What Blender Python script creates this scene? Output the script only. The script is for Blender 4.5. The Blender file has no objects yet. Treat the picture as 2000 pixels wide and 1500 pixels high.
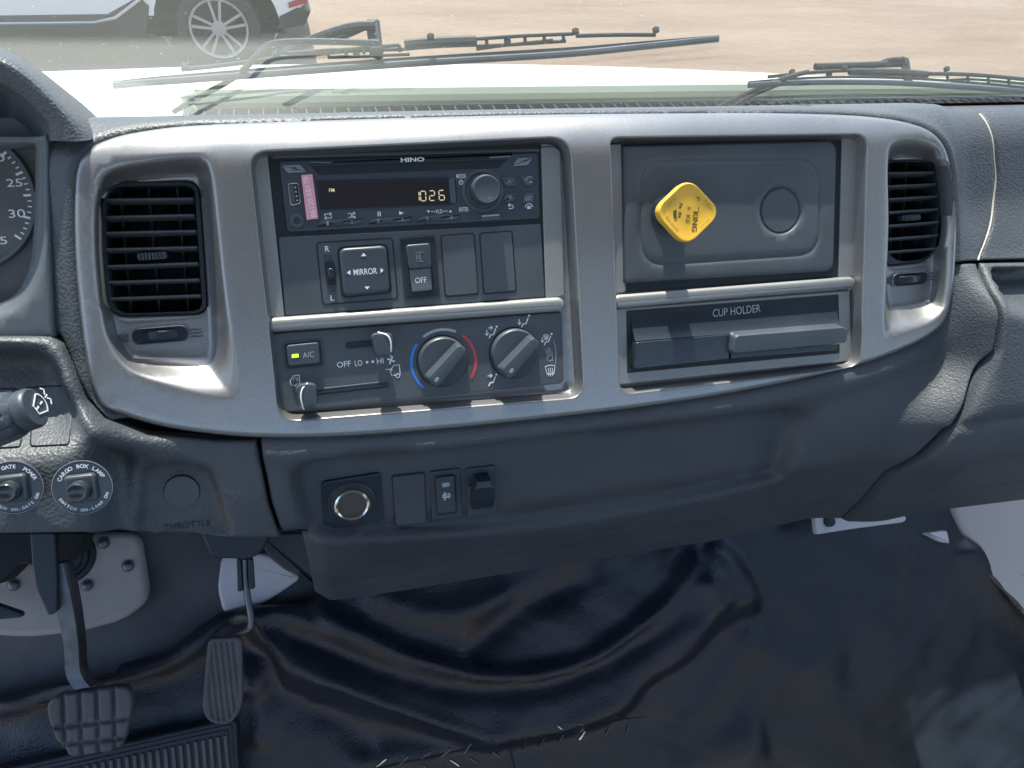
import bpy, math, random
import numpy as np
from mathutils import Vector, Matrix
from mathutils.geometry import delaunay_2d_cdt
random.seed(4)
SC = bpy.context.scene
rad = math.radians

# ---------------------------------------------------------------- camera, sky, sun, exposure
LEAN = rad(30.0)                       # the dash face leans back by this much
F_PX = 1520.0
U_c = np.array([6000., 640., -1520.]); U_c /= np.linalg.norm(U_c)
V_c = np.array([-530., 9400., 1520.]); V_c -= U_c*V_c.dot(U_c); V_c /= np.linalg.norm(V_c)
W_c = np.cross(U_c, V_c)
Uw = np.array([1., 0, 0]); Vw = np.array([0, math.sin(LEAN), math.cos(LEAN)]); Ww = np.cross(Uw, Vw)
RC = np.column_stack([U_c[i]*Uw + V_c[i]*Vw + W_c[i]*Ww for i in range(3)])   # camera axes in the world
CAM = np.array([0., 0., 2.0])
cd = bpy.data.cameras.new('camera'); cam = bpy.data.objects.new('camera', cd); SC.collection.objects.link(cam)
M = Matrix.Identity(4)
for i in range(3):
    for j in range(3): M[i][j] = RC[i][j]
M.translation = Vector(CAM); cam.matrix_world = M
cd.sensor_width = 36; cd.lens = F_PX/2000*36; cd.clip_start = 0.02; cd.clip_end = 400
SC.camera = cam

SUN_EL, SUN_AZ = 66.0, 6.0             # azimuth: degrees to the left of straight ahead
world = bpy.data.worlds.new('World'); SC.world = world; world.use_nodes = True
wn = world.node_tree.nodes; wl = world.node_tree.links
sky = wn.new('ShaderNodeTexSky'); sky.sky_type = 'NISHITA'; sky.sun_disc = False
sky.sun_elevation = rad(SUN_EL); sky.sun_rotation = rad(-SUN_AZ); sky.air_density = 1.0; sky.dust_density = 1.5
wn['Background'].inputs['Strength'].default_value = 0.15
wl.new(sky.outputs[0], wn['Background'].inputs[0])
sl = bpy.data.lights.new('sun', 'SUN'); sl.energy = 4.0; sl.angle = rad(0.5); sl.color = (1, .95, .86)
so = bpy.data.objects.new('sun', sl); SC.collection.objects.link(so)
sd = Vector((-math.sin(rad(SUN_AZ))*math.cos(rad(SUN_EL)), math.cos(rad(SUN_AZ))*math.cos(rad(SUN_EL)), math.sin(rad(SUN_EL))))
so.rotation_euler = sd.to_track_quat('Z', 'Y').to_euler(); so.location = (0, 0, 8)
vs = SC.view_settings; vs.view_transform = 'Standard'; vs.look = 'None'; vs.gamma = 1; vs.exposure = 1.35
SC.cycles.max_bounces = 8; SC.cycles.transparent_max_bounces = 12

# ---------------------------------------------------------------- frames: a pixel meets a real plane
def ray(x, y):
    d = RC @ np.array([x-1000., 750.-y, -F_PX]); return d/np.linalg.norm(d)
class Frame:
    def __init__(s, o, ex, ey):
        s.o = np.array(o, float); s.ex = np.array(ex, float)/np.linalg.norm(ex)
        ey = np.array(ey, float); ey = ey - s.ex*ey.dot(s.ex); s.ey = ey/np.linalg.norm(ey); s.ez = np.cross(s.ex, s.ey)
    def at(s, x, y, w=0.0):
        d = ray(x, y); p0 = s.o + s.ez*w
        t = (p0-CAM).dot(s.ez)/d.dot(s.ez); q = CAM + d*t - s.o
        return np.array([q.dot(s.ex), q.dot(s.ey)])
    def on(s, x, y, h):                                    # on a height field h(u, v)
        w = 0.0
        for _ in range(25):
            uv = s.at(x, y, w); w = w*.5 + .5*float(h(np.array([uv[0]]), np.array([uv[1]]))[0])
        return s.at(x, y, w)
    def world(s, P):
        P = np.asarray(P, float); return s.o + P[:, :1]*s.ex + P[:, 1:2]*s.ey + P[:, 2:3]*s.ez
    def scale(s, x, y, w=0.0):
        return np.linalg.norm(s.at(x+4, y, w)-s.at(x-4, y, w))/8
    def wp(s, x, y, w=0.0):
        u = s.at(x, y, w); return s.world([[u[0], u[1], w]])[0]
d0 = ray(1145, 500); DO = CAM + d0*0.56/abs(d0.dot(RC[:, 2]))
DASH = Frame(DO, Uw, Vw)

# ---------------------------------------------------------------- objects
COL = SC.collection
def link_mesh(name, V, Fc, mat, parent=None, smooth=True, sharp=35):
    me = bpy.data.meshes.new(name)
    me.from_pydata([tuple(v) for v in V], [], [tuple(int(i) for i in f) for f in Fc]); me.validate(); me.update()
    if mat: me.materials.append(mat)
    if smooth:
        me.shade_smooth()
        if sharp: me.set_sharp_from_angle(angle=rad(sharp))
    o = bpy.data.objects.new(name, me); COL.objects.link(o)
    if parent is not None:
        o.parent = parent
        me.transform(WM[parent.name].inverted())
        WM[o.name] = WM[parent.name].copy()
    else: WM[o.name] = Matrix.Identity(4)
    return o
WM = {}
def thing(name, label, cat, loc, group=None):
    o = bpy.data.objects.new(name, None); COL.objects.link(o); o.location = Vector(loc); o.empty_display_size = .02
    WM[o.name] = Matrix.Translation(Vector(loc)); o['label'] = label; o['category'] = cat
    if group: o['group'] = group
    return o
def tag(o, label=None, cat=None, group=None, kind=None):
    for k, v in (('label', label), ('category', cat), ('group', group), ('kind', kind)):
        if v: o[k] = v
    return o

# ---------------------------------------------------------------- 2-D outlines
def spl(pts, closed=True, n=8):
    P = np.array(pts, float); N = len(P); out = []
    rng = range(N) if closed else range(N-1)
    for i in rng:
        if closed: a, b, c, d = P[(i-1) % N], P[i], P[(i+1) % N], P[(i+2) % N]
        else: a, b, c, d = P[max(i-1, 0)], P[i], P[i+1], P[min(i+2, N-1)]
        for k in range(n):
            t = k/n
            out.append(.5*((2*b)+(-a+c)*t+(2*a-5*b+4*c-d)*t*t+(-a+3*b-3*c+d)*t**3))
    if not closed: out.append(P[-1])
    return np.array(out)
def rc(pts, r, n=6):
    P = np.array(pts, float); N = len(P); out = []
    rr = r if hasattr(r, '__len__') else [r]*N
    for i in range(N):
        a, b, c = P[i-1], P[i], P[(i+1) % N]
        e1 = a-b; e2 = c-b; l1 = np.linalg.norm(e1); l2 = np.linalg.norm(e2); e1 = e1/l1; e2 = e2/l2
        q = min(rr[i], l1*.49, l2*.49)
        if q <= 1e-7: out.append(b); continue
        for k in range(n+1):
            t = k/n; p0 = b+e1*q; p2 = b+e2*q; m = b*.9+(p0+p2)*.05
            out.append((1-t)**2*p0+2*t*(1-t)*m+t*t*p2)
    return np.array(out)
def ccw(P):
    P = np.asarray(P, float); x, y = P[:, 0], P[:, 1]
    a = np.sum(x*np.roll(y, -1)-np.roll(x, -1)*y)
    return P if a > 0 else P[::-1]
def resamp(P, step):
    P = np.asarray(P, float); out = []
    for i in range(len(P)):
        a, b = P[i], P[(i+1) % len(P)]; L = np.linalg.norm(b-a); k = max(1, int(round(L/step)))
        if L < step*.3 and out and np.linalg.norm(a-out[-1]) < step*.3: continue
        for j in range(k): out.append(a+(b-a)*j/k)
    return np.array(out)
def offs(P, d):                                            # + shrinks a ccw outline
    P = np.asarray(P, float); t = np.roll(P, -1, 0)-P; t /= np.maximum(np.linalg.norm(t, axis=1)[:, None], 1e-9)
    n = np.column_stack([-t[:, 1], t[:, 0]]); m = n+np.roll(n, 1, 0); l = np.linalg.norm(m, axis=1)[:, None]
    m = m/np.maximum(l, 1e-9); c = np.maximum(np.sum(m*n, axis=1), .45)[:, None]
    return P+m*d/c
def sdf(Q, P):                                             # negative inside
    Q = np.asarray(Q, float); P = np.asarray(P, float); B = np.roll(P, -1, 0); out = np.empty(len(Q))
    for s in range(0, len(Q), 4000):
        q = Q[s:s+4000]; d = B-P; L2 = np.maximum((d*d).sum(1), 1e-18)
        r = q[:, None, :]-P[None]; t = np.clip((r*d[None]).sum(2)/L2, 0, 1)
        dist = np.sqrt((((r-t[..., None]*d[None]))**2).sum(2)).min(1)
        y = q[:, 1:2]; cr = ((P[None, :, 1] > y) != (B[None, :, 1] > y))
        den = np.where(abs(d[:, 1]) < 1e-15, 1e-15, d[:, 1])
        xi = P[None, :, 0]+(y-P[None, :, 1])*(d[:, 0]/den)[None]
        ins = (np.sum(cr & (q[:, 0:1] < xi), axis=1) % 2) == 1
        out[s:s+4000] = np.where(ins, -dist, dist)
    return out
def pdist(Q, L):                                           # distance to an open polyline, and the fraction along it
    Q = np.asarray(Q, float); L = np.asarray(L, float); A = L[:-1]; B = L[1:]; d = B-A; L2 = np.maximum((d*d).sum(1), 1e-18)
    out = np.empty(len(Q)); par = np.empty(len(Q)); sg = np.empty(len(Q))
    for s in range(0, len(Q), 4000):
        q = Q[s:s+4000]; r = q[:, None, :]-A[None]; t = np.clip((r*d[None]).sum(2)/L2, 0, 1)
        D = np.sqrt((((r-t[..., None]*d[None]))**2).sum(2)); k = D.argmin(1); i = np.arange(len(q))
        out[s:s+4000] = D[i, k]; par[s:s+4000] = (k+t[i, k])/len(A)
        sg[s:s+4000] = np.sign(d[k, 0]*r[i, k, 1]-d[k, 1]*r[i, k, 0])
    return out, par, sg
def ss(t): t = np.clip(t, 0, 1); return t*t*(3-2*t)
def PX(pts, w=0.0, fr=DASH): return np.array([fr.at(x, y, w) for x, y in pts])
def PH(pts, h, fr=DASH): return np.array([fr.on(x, y, h) for x, y in pts])

# ---------------------------------------------------------------- a sculpted sheet: outline + holes + heights
def relief(name, outer, h, sp, mat, parent, fr=DASH, holes=(), rings=(), fine=(), skirt=.006, edge=0.0, sharp=None):
    outer = resamp(ccw(outer), sp*.7); segs = [outer]; holes = [resamp(ccw(q), sp*.6) for q in holes]; segs += holes
    if edge:
        for f in (.12, .35, .65, 1.0): segs.append(offs(outer, edge*f))
    for r in rings: segs.append(resamp(r, sp*.6))
    allr = np.vstack(segs); lo = outer.min(0); hi = outer.max(0)
    def grid(s, lo, hi, j=0):
        gx = np.arange(lo[0]+s/2+j, hi[0], s); gy = np.arange(lo[1]+s/2+j, hi[1], s)
        G = np.array(np.meshgrid(gx, gy)).reshape(2, -1).T; G[:, 0] += ((np.round(G[:, 1]/s) % 2)-.5)*s*.5; return G
    G = grid(sp, lo, hi); G = G[sdf(G, outer) < -sp*.35]
    for (po, pi_, s2) in fine:
        po = np.asarray(po); F2 = grid(s2, po.min(0), po.max(0), s2*.13); k = sdf(F2, po) < -s2*.3
        if pi_ is not None: k &= sdf(F2, pi_) > s2*.3
        k &= sdf(F2, outer) < -s2*.3; F2 = F2[k]
        band = sdf(G, po) < 0
        if pi_ is not None: band &= sdf(G, pi_) > 0
        G = np.vstack([G[~band], F2])
    # drop grid points that crowd the rings
    cell = sp*.22; key = set()
    for p in allr:
        a, b = int(p[0]//cell), int(p[1]//cell)
        for i in (-1, 0, 1):
            for j in (-1, 0, 1): key.add((a+i, b+j))
    G = np.array([g for g in G if (int(g[0]//cell), int(g[1]//cell)) not in key]) if len(G) else G
    pts = []; edges = []
    for ri, r in enumerate(segs):
        n0 = len(pts); pts += [Vector(p) for p in r]; n = len(r)
        op = (ri >= 1+len(holes)+(4 if edge else 0)) and len(rings) and getattr(rings[ri-1-len(holes)-(4 if edge else 0)], 'is_open', False)
        edges += [(n0+i, n0+(i+1) % n) for i in range(n-(1 if op else 0))]
    pts += [Vector(g) for g in G]
    V, E, Fc, _, _, _ = delaunay_2d_cdt(pts, edges, [], 0, 1e-7)
    P = np.array([tuple(v) for v in V]); Fc = np.array([f for f in Fc if len(f) == 3])
    C = P[Fc].mean(1); k = sdf(C, outer) < 0
    for q in holes: k &= sdf(C, q) > 0
    Fc = Fc[k]
    w = h(P[:, 0], P[:, 1])
    if edge:
        d = np.clip(-sdf(P, outer), 0, edge); w = w-(edge-np.sqrt(np.maximum(edge**2-(edge-d)**2, 0)))
    used = np.unique(Fc); mp = -np.ones(len(P), int); mp[used] = np.arange(len(used)); P = P[used]; w = w[used]; Fc = mp[Fc]
    V3 = fr.world(np.column_stack([P, w])); F = [tuple(f) for f in Fc]
    a = P[Fc[:, 1]]-P[Fc[:, 0]]; b = P[Fc[:, 2]]-P[Fc[:, 0]]; cr = a[:, 0]*b[:, 1]-a[:, 1]*b[:, 0]
    F = [f if c > 0 else f[::-1] for f, c in zip(F, cr)]
    if skirt:
        he = {}
        for f in F:
            for i in range(3): he[(f[i], f[(i+1) % 3])] = 1
        be = [e for e in he if (e[1], e[0]) not in he]; low = {}; V3 = list(V3)
        def lw(i):
            if i not in low: low[i] = len(V3); V3.append(V3[i]-fr.ez*skirt)
            return low[i]
        for a_, b_ in be: F.append((b_, a_, lw(a_), lw(b_)))
    return link_mesh(name, V3, F, mat, parent, True, sharp)

# ---------------------------------------------------------------- solids
class MB:
    def __init__(s): s.V = []; s.F = []
    def add(s, V, F):
        n = len(s.V); s.V += [tuple(v) for v in V]; s.F += [tuple(i+n for i in f) for f in F]; return s
    def loft(s, loops, cap0=True, cap1=True, closed=True):
        n = len(loops[0]); V = [tuple(p) for l in loops for p in l]; F = []
        for k in range(len(loops)-1):
            for i in range(n if closed else n-1):
                a = k*n+i; b = k*n+(i+1) % n; F.append((a, b, b+n, a+n))
        if closed and cap0: F.append(tuple(range(n-1, -1, -1)))
        if closed and cap1: F.append(tuple((len(loops)-1)*n+i for i in range(n)))
        return s.add(V, F)
    def prism(s, poly, w0, w1, bev=0.0, fr=DASH, top=None, seg=4):      # poly in fr's (u, v)
        P = ccw(poly); L = [np.column_stack([P, np.full(len(P), w0)])]
        if bev > 0:
            for k in range(seg+1):
                a = math.pi/2*k/seg; q = offs(P, bev*(1-math.cos(a))); L.append(np.column_stack([q, np.full(len(P), w1-bev+bev*math.sin(a))]))
            L.append(np.column_stack([offs(P, bev+min(bev*.6, .0006)), np.full(len(P), w1)]))
        else: L.append(np.column_stack([P, np.full(len(P), w1)]))
        return s.loft([fr.world(l) for l in L])
    def lathe(s, o, ax, prof, n=40, caps=True, *_):                # prof: (radius, height) along ax from o
        o = np.array(o, float); ax = np.array(ax, float)/np.linalg.norm(ax)
        t = np.array([1., 0, 0]) if abs(ax[0]) < .9 else np.array([0, 1., 0]); a = np.cross(ax, t); a /= np.linalg.norm(a); b = np.cross(ax, a)
        L = [[o+ax*hh+(a*math.cos(2*math.pi*i/n)+b*math.sin(2*math.pi*i/n))*r for i in range(n)] for r, hh in prof]
        return s.loft(L, caps, caps)
    def tube(s, pts, r, n=10, flat=None):
        P = [np.array(p, float) for p in pts]; L = []
        rr = r if hasattr(r, '__len__') else [r]*len(P)
        up = np.array([.13, .21, .97])
        for i, p in enumerate(P):
            t = P[min(i+1, len(P)-1)]-P[max(i-1, 0)]; t = t/np.linalg.norm(t)
            u = flat if flat is not None else up; a = np.cross(t, u); a = a/np.linalg.norm(a); b = np.cross(a, t)
            k = .35 if flat is not None else 1
            L.append([p+(a*math.cos(2*math.pi*j/n)+b*k*math.sin(2*math.pi*j/n))*rr[i] for j in range(n)])
        return s.loft(L)
    def sheet(s, rows):
        return s.loft(rows, False, False, closed=False)
    def build(s, name, mat, parent=None, smooth=True, sharp=35): return link_mesh(name, s.V, s.F, mat, parent, smooth, sharp)

def PRI(name, pts, w0, w1, mat, parent, r=0.0, bev=.0006, fr=DASH, uv=False):
    P = np.asarray(pts, float) if uv else PX(pts, w1, fr)
    if r or (bev and not uv and len(pts) <= 8):
        rr = [max(q, bev*1.9) for q in (r if hasattr(r, '__len__') else [r]*len(P))]
        P = rc(P, rr)
    return MB().prism(P, w0, w1, bev, fr).build(name, mat, parent)
def circ(c, r, n=48, fr=DASH): return np.array([[c[0]+r*math.cos(2*math.pi*i/n), c[1]+r*math.sin(2*math.pi*i/n)] for i in range(n)])
def box_uv(c, su, sv): return np.array([[c[0]-su/2, c[1]-sv/2], [c[0]+su/2, c[1]-sv/2], [c[0]+su/2, c[1]+sv/2], [c[0]-su/2, c[1]+sv/2]])

def text_raw(s, bold=0.0):
    cu = bpy.data.curves.new('t', 'FONT'); cu.body = s; cu.align_x = 'CENTER'; cu.align_y = 'CENTER'; cu.resolution_u = 3; cu.offset = bold
    o = bpy.data.objects.new('t', cu); COL.objects.link(o)
    me = bpy.data.meshes.new_from_object(o.evaluated_get(bpy.context.evaluated_depsgraph_get()))
    V = np.array([tuple(v.co)[:2] for v in me.vertices]); F = [tuple(p.vertices) for p in me.polygons]
    bpy.data.objects.remove(o); bpy.data.curves.remove(cu); bpy.data.meshes.remove(me)
    return V, F
_tc = {}
def traw(s, bold):
    if (s, bold) not in _tc: _tc[(s, bold)] = text_raw(s, bold)
    V, F = _tc[(s, bold)]; return V.copy(), F
def TX(mb, s, x, y, wpx, hpx, w, fr=DASH, rot=0.0, bold=.004):
    """lettering whose box is wpx by hpx photo pixels, centred where pixel (x, y) meets the plane w"""
    V, F = traw(s, bold); lo, hi = V.min(0), V.max(0); V = V-(lo+hi)/2; sc = fr.scale(x, y, w)
    V = V/np.maximum(hi-lo, 1e-6)*np.array([wpx*sc, hpx*sc]); c, sn = math.cos(rad(rot)), math.sin(rad(rot))
    V = V@np.array([[c, sn], [-sn, c]])+fr.at(x, y, w)
    return mb.add(fr.world(np.column_stack([V, np.full(len(V), w)])), F)
def ARC_TX(mb, s, cx, cy, rpx, hpx, w, mid, span, fr=DASH, inward=False, bold=.03):
    """lettering round a circle; mid and span in degrees, anticlockwise from the right"""
    sc = fr.scale(cx, cy, w); c = fr.at(cx, cy, w); N = len(s); ref = traw('H', bold)[0]; k = hpx*sc/np.ptp(ref[:, 1])
    for i, ch in enumerate(s):
        if ch == ' ': continue
        V, F = traw(ch, bold); V = V.copy(); V[:, 0] -= (V[:, 0].min()+V[:, 0].max())/2
        V[:, 1] -= (ref[:, 1].min()+ref[:, 1].max())/2; V *= k
        t = (i-(N-1)/2)/(N-1)*span; a = rad(mid-t) if not inward else rad(mid+t)
        ro = a-math.pi/2 if not inward else a+math.pi/2; q = np.array([[math.cos(ro), math.sin(ro)], [-math.sin(ro), math.cos(ro)]])
        V = V@q+c+np.array([math.cos(a), math.sin(a)])*rpx*sc
        mb.add(fr.world(np.column_stack([V, np.full(len(V), w)])), F)
    return mb
def STR(mb, lines, x, y, size, th, w, fr=DASH, closed=False, h=.00015):
    """strokes given in a unit box, drawn as flat ribbons of th pixels"""
    sc = fr.scale(x, y, w); c = fr.at(x, y, w)
    for L in lines:
        P = np.array(L, float)*size*sc+c
        for a, b in zip(P[:-1], P[1:]):
            d = b-a; l = np.linalg.norm(d)
            if l < 1e-7: continue
            n = np.array([-d[1], d[0]])/l*th*sc/2; e = d/l*th*sc*.3
            mb.prism(np.array([a-n-e, b-n+e, b+n+e, a+n-e]), w-.0001, w+h, 0, fr)
    return mb
def POLY(mb, pts, w, fr=DASH, h=.00015):
    return mb.prism(PX(pts, w, fr), w-.0001, w+h, 0, fr)

# ---------------------------------------------------------------- materials
def mat(name, col, rough=.5, metal=0.0, spec=.5, bump=None, var=None, emit=None, coat=0.0, flake=0.0, dirt=None, aniso=None):
    m = bpy.data.materials.new(name); m.use_nodes = True; N = m.node_tree.nodes; L = m.node_tree.links; b = N['Principled BSDF']
    b.inputs['Base Color'].default_value = (*col, 1); b.inputs['Roughness'].default_value = rough; b.inputs['Metallic'].default_value = metal
    b.inputs['Specular IOR Level'].default_value = spec; b.inputs['Coat Weight'].default_value = coat
    tc = N.new('ShaderNodeTexCoord')
    src = None
    if var:                                                # (scale, amount)
        n = N.new('ShaderNodeTexNoise'); n.inputs['Scale'].default_value = var[0]; n.inputs['Detail'].default_value = 4
        L.new(tc.outputs['Object'], n.inputs['Vector']); r = N.new('ShaderNodeMapRange')
        r.inputs[1].default_value = .3; r.inputs[2].default_value = .7; r.inputs[3].default_value = 1-var[1]; r.inputs[4].default_value = 1+var[1]
        L.new(n.outputs[0], r.inputs[0]); mx = N.new('ShaderNodeVectorMath'); mx.operation = 'SCALE'; mx.inputs[0].default_value = col
        L.new(r.outputs[0], mx.inputs['Scale']); src = mx.outputs[0]
        r2 = N.new('ShaderNodeMapRange'); r2.inputs[1].default_value = .3; r2.inputs[2].default_value = .7
        r2.inputs[3].default_value = rough*.85; r2.inputs[4].default_value = min(1, rough*1.15); L.new(n.outputs[0], r2.inputs[0]); L.new(r2.outputs[0], b.inputs['Roughness'])
    if flake:
        n = N.new('ShaderNodeTexNoise'); n.inputs['Scale'].default_value = 900; n.inputs['Detail'].default_value = 2
        L.new(tc.outputs['Object'], n.inputs['Vector']); r = N.new('ShaderNodeMapRange')
        r.inputs[1].default_value = .3; r.inputs[2].default_value = .7; r.inputs[3].default_value = 1-flake; r.inputs[4].default_value = 1+flake
        L.new(n.outputs[0], r.inputs[0]); mx = N.new('ShaderNodeVectorMath'); mx.operation = 'SCALE'
        if src: L.new(src, mx.inputs[0])
        else: mx.inputs[0].default_value = col
        L.new(r.outputs[0], mx.inputs['Scale']); src = mx.outputs[0]
    if dirt:                                               # (scale, threshold, colour, amount): dust specks and scuffs
        n = N.new('ShaderNodeTexNoise'); n.inputs['Scale'].default_value = dirt[0]; n.inputs['Detail'].default_value = 6; n.inputs['Roughness'].default_value = .7
        L.new(tc.outputs['Object'], n.inputs['Vector']); r = N.new('ShaderNodeMapRange')
        r.inputs[1].default_value = dirt[1]; r.inputs[2].default_value = dirt[1]+.06; r.inputs[3].default_value = 0; r.inputs[4].default_value = dirt[3]
        L.new(n.outputs[0], r.inputs[0]); mx = N.new('ShaderNodeMix'); mx.data_type = 'RGBA'; mx.inputs[6].default_value = (*col, 1)
        if src: L.new(src, mx.inputs[6])
        mx.inputs[7].default_value = (*dirt[2], 1); L.new(r.outputs[0], mx.inputs[0]); src = mx.outputs[2]
    if src: L.new(src, b.inputs['Base Color'])
    if bump:                                               # (kind, scale, strength, distance)
        kind, scl, st, dist = bump
        if kind == 'leather':
            v = N.new('ShaderNodeTexVoronoi'); v.feature = 'SMOOTH_F1'; v.inputs['Scale'].default_value = scl; v.inputs['Smoothness'].default_value = .35
            nz = N.new('ShaderNodeTexNoise'); nz.inputs['Scale'].default_value = scl*.45; nz.inputs['Detail'].default_value = 3
            ad = N.new('ShaderNodeVectorMath'); ad.operation = 'MULTIPLY_ADD'; ad.inputs[1].default_value = (1.6/scl,)*3
            L.new(tc.outputs['Object'], nz.inputs['Vector']); L.new(nz.outputs['Color'], ad.inputs[0]); L.new(tc.outputs['Object'], ad.inputs[2]); L.new(ad.outputs[0], v.inputs['Vector'])
            mm = N.new('ShaderNodeMath'); mm.operation = 'MULTIPLY_ADD'; mm.inputs[1].default_value = .35; L.new(nz.outputs[0], mm.inputs[0]); L.new(v.outputs['Distance'], mm.inputs[2]); ho = mm.outputs[0]
            st = -st
        else:
            v = N.new('ShaderNodeTexNoise'); v.inputs['Scale'].default_value = scl; v.inputs['Detail'].default_value = 5; L.new(tc.outputs['Object'], v.inputs['Vector']); ho = v.outputs[0]
        bp = N.new('ShaderNodeBump'); bp.inputs['Strength'].default_value = abs(st); bp.inputs['Distance'].default_value = dist; bp.invert = st < 0
        L.new(ho, bp.inputs['Height']); L.new(bp.outputs[0], b.inputs['Normal'])
    if emit:
        b.inputs['Emission Color'].default_value = (*emit[0], 1); b.inputs['Emission Strength'].default_value = emit[1]
    return m
DARK = (.064, .071, .081)
M_ = {
 'pad': mat('dash_vinyl', DARK, .5, bump=('leather', 520, .7, .0005), var=(14, .12), dirt=(260, .72, (.2, .2, .2), .35)),
 'pad_coarse': mat('dash_vinyl_coarse', DARK, .48, bump=('leather', 500, .7, .0006), var=(14, .12), dirt=(220, .74, (.25, .24, .22), .4)),
 'pad_fine': mat('dash_vinyl_fine', (.060, .067, .077), .55, bump=('leather', 560, .7, .0005), var=(10, .12), dirt=(300, .74, (.2, .2, .2), .3)),
 'plastic': mat('satin_black_plastic', (.046, .058, .073), .42, bump=('noise', 2500, .12, .0002), var=(30, .1), dirt=(420, .74, (.16, .16, .16), .3)),
 'grey': mat('dark_grey_plastic', (.072, .082, .094), .5, bump=('noise', 2500, .12, .0002), var=(22, .12), dirt=(330, .72, (.2, .2, .2), .35)),
 'gloss': mat('gloss_black_plastic', (.026, .034, .044), .22, var=(30, .1), dirt=(500, .74, (.2, .2, .2), .3)),
 'black': mat('deep_black', (.009, .013, .019), .6),
 'silver': mat('silver_paint', (.272, .272, .276), .35, .70, flake=.10, bump=('noise', 1500, .1, .0002), var=(7, .06), dirt=(380, .75, (.6, .58, .54), .5)),
 'silver_trim': mat('silver_trim_paint', (.29, .29, .285), .5, .45, flake=.08, bump=('noise', 1500, .1, .0002), var=(9, .06), dirt=(380, .75, (.6, .58, .54), .4)),
 'vinyl': mat('black_floor_vinyl', (.016, .023, .036), .30, spec=.6, bump=('leather', 380, .7, .0005), var=(6, .2), dirt=(90, .73, (.09, .09, .1), .25)),
 'carpet': mat('grey_insulation_mat', (.11, .115, .13), .75, bump=('noise', 60, .4, .004), var=(5, .25)),
 'rubber': mat('worn_rubber', (.10, .106, .12), .55, bump=('noise', 500, .2, .0006), var=(25, .25)),
 'rubber_dark': mat('black_rubber', (.024, .032, .045), .42, bump=('noise', 700, .2, .0004), var=(25, .2)),
 'white': mat('white_print', (.78, .8, .82), .5),
 'greyprint': mat('grey_print', (.36, .39, .42), .5),
 'dimprint': mat('worn_print', (.2, .22, .25), .5),
 'yellow': mat('yellow_plastic', (.80, .46, .05), .5, coat=.0, var=(30, .05)),
 'yprint': mat('black_worn_print', (.10, .075, .02), .5), 'yprint_faint': mat('faint_print', (.42, .27, .03), .5),
 'pink': mat('pink_sticker', (.80, .36, .42), .55, var=(200, .05)), 'pinktext': mat('pale_print', (.95, .75, .76), .5),
 'chrome': mat('chrome', (.75, .72, .66), .16, 1.0), 'steel': mat('worn_steel', (.16, .17, .19), .4, .8, var=(60, .2)),
 'paint': mat('white_truck_paint', (.80, .81, .80), .3, coat=.4),
 'kick': mat('white_painted_metal', (.66, .67, .72), .4, var=(6, .06), dirt=(30, .66, (.25, .22, .18), .5)),
 'plate': mat('grey_cover_plate', (.42, .40, .39), .6, bump=('noise', 180, .2, .001), var=(12, .15), dirt=(60, .62, (.2, .18, .17), .4)),
 'lens': mat('display_glass', (.030, .026, .028), .2, dirt=(300, .7, (.1, .1, .1), .3)),
 'lcd': mat('lcd_digits', (.7, .6, .35), .5, emit=((.95, .80, .5), .16)), 'lcd_off': mat('lcd_dim', (.2, .15, .08), .5, emit=((.7, .5, .3), .12)),
 'led': mat('green_led', (.3, .8, .02), .4, emit=((.45, 1, .03), .8)),
 'blue': mat('blue_print', (.03, .22, .70), .5), 'red': mat('red_print', (.62, .06, .075), .5),
 'silverkey': mat('silver_key', (.28, .30, .34), .4, .5),
 'cowl': mat('black_cowl_plastic', (.02, .024, .025), .6, bump=('noise', 300, .2, .001)),
 'edge': mat('pale_green_gasket', (.30, .34, .27), .6),
 'dial': mat('instrument_dial', (.10, .10, .10), .6, var=(30, .2)),
 'dialbez': mat('cluster_grey', (.10, .115, .125), .45, bump=('noise', 1500, .1, .0002)),
 'tyre': mat('tyre_rubber', (.02, .02, .022), .75), 'alloy': mat('alloy_wheel', (.42, .38, .37), .45, .1),
 'carpaint': mat('pale_car_paint', (.80, .79, .79), .25, coat=.6), 'carblack': mat('car_black_trim', (.02, .022, .026), .4),
 'reflector': mat('red_reflector', (.35, .03, .03), .3), 'carglass': mat('tinted_car_glass', (.02, .025, .03), .06),
 'lighter': mat('dark_socket_bowl', (.09, .075, .07), .35), 'thread': mat('pale_thread', (.5, .47, .40), .6),
 'trim_in': mat('cab_lining', (.25, .27, .30), .8), 'seat': mat('grey_seat_cloth', (.25, .27, .30), .85),
}

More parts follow.
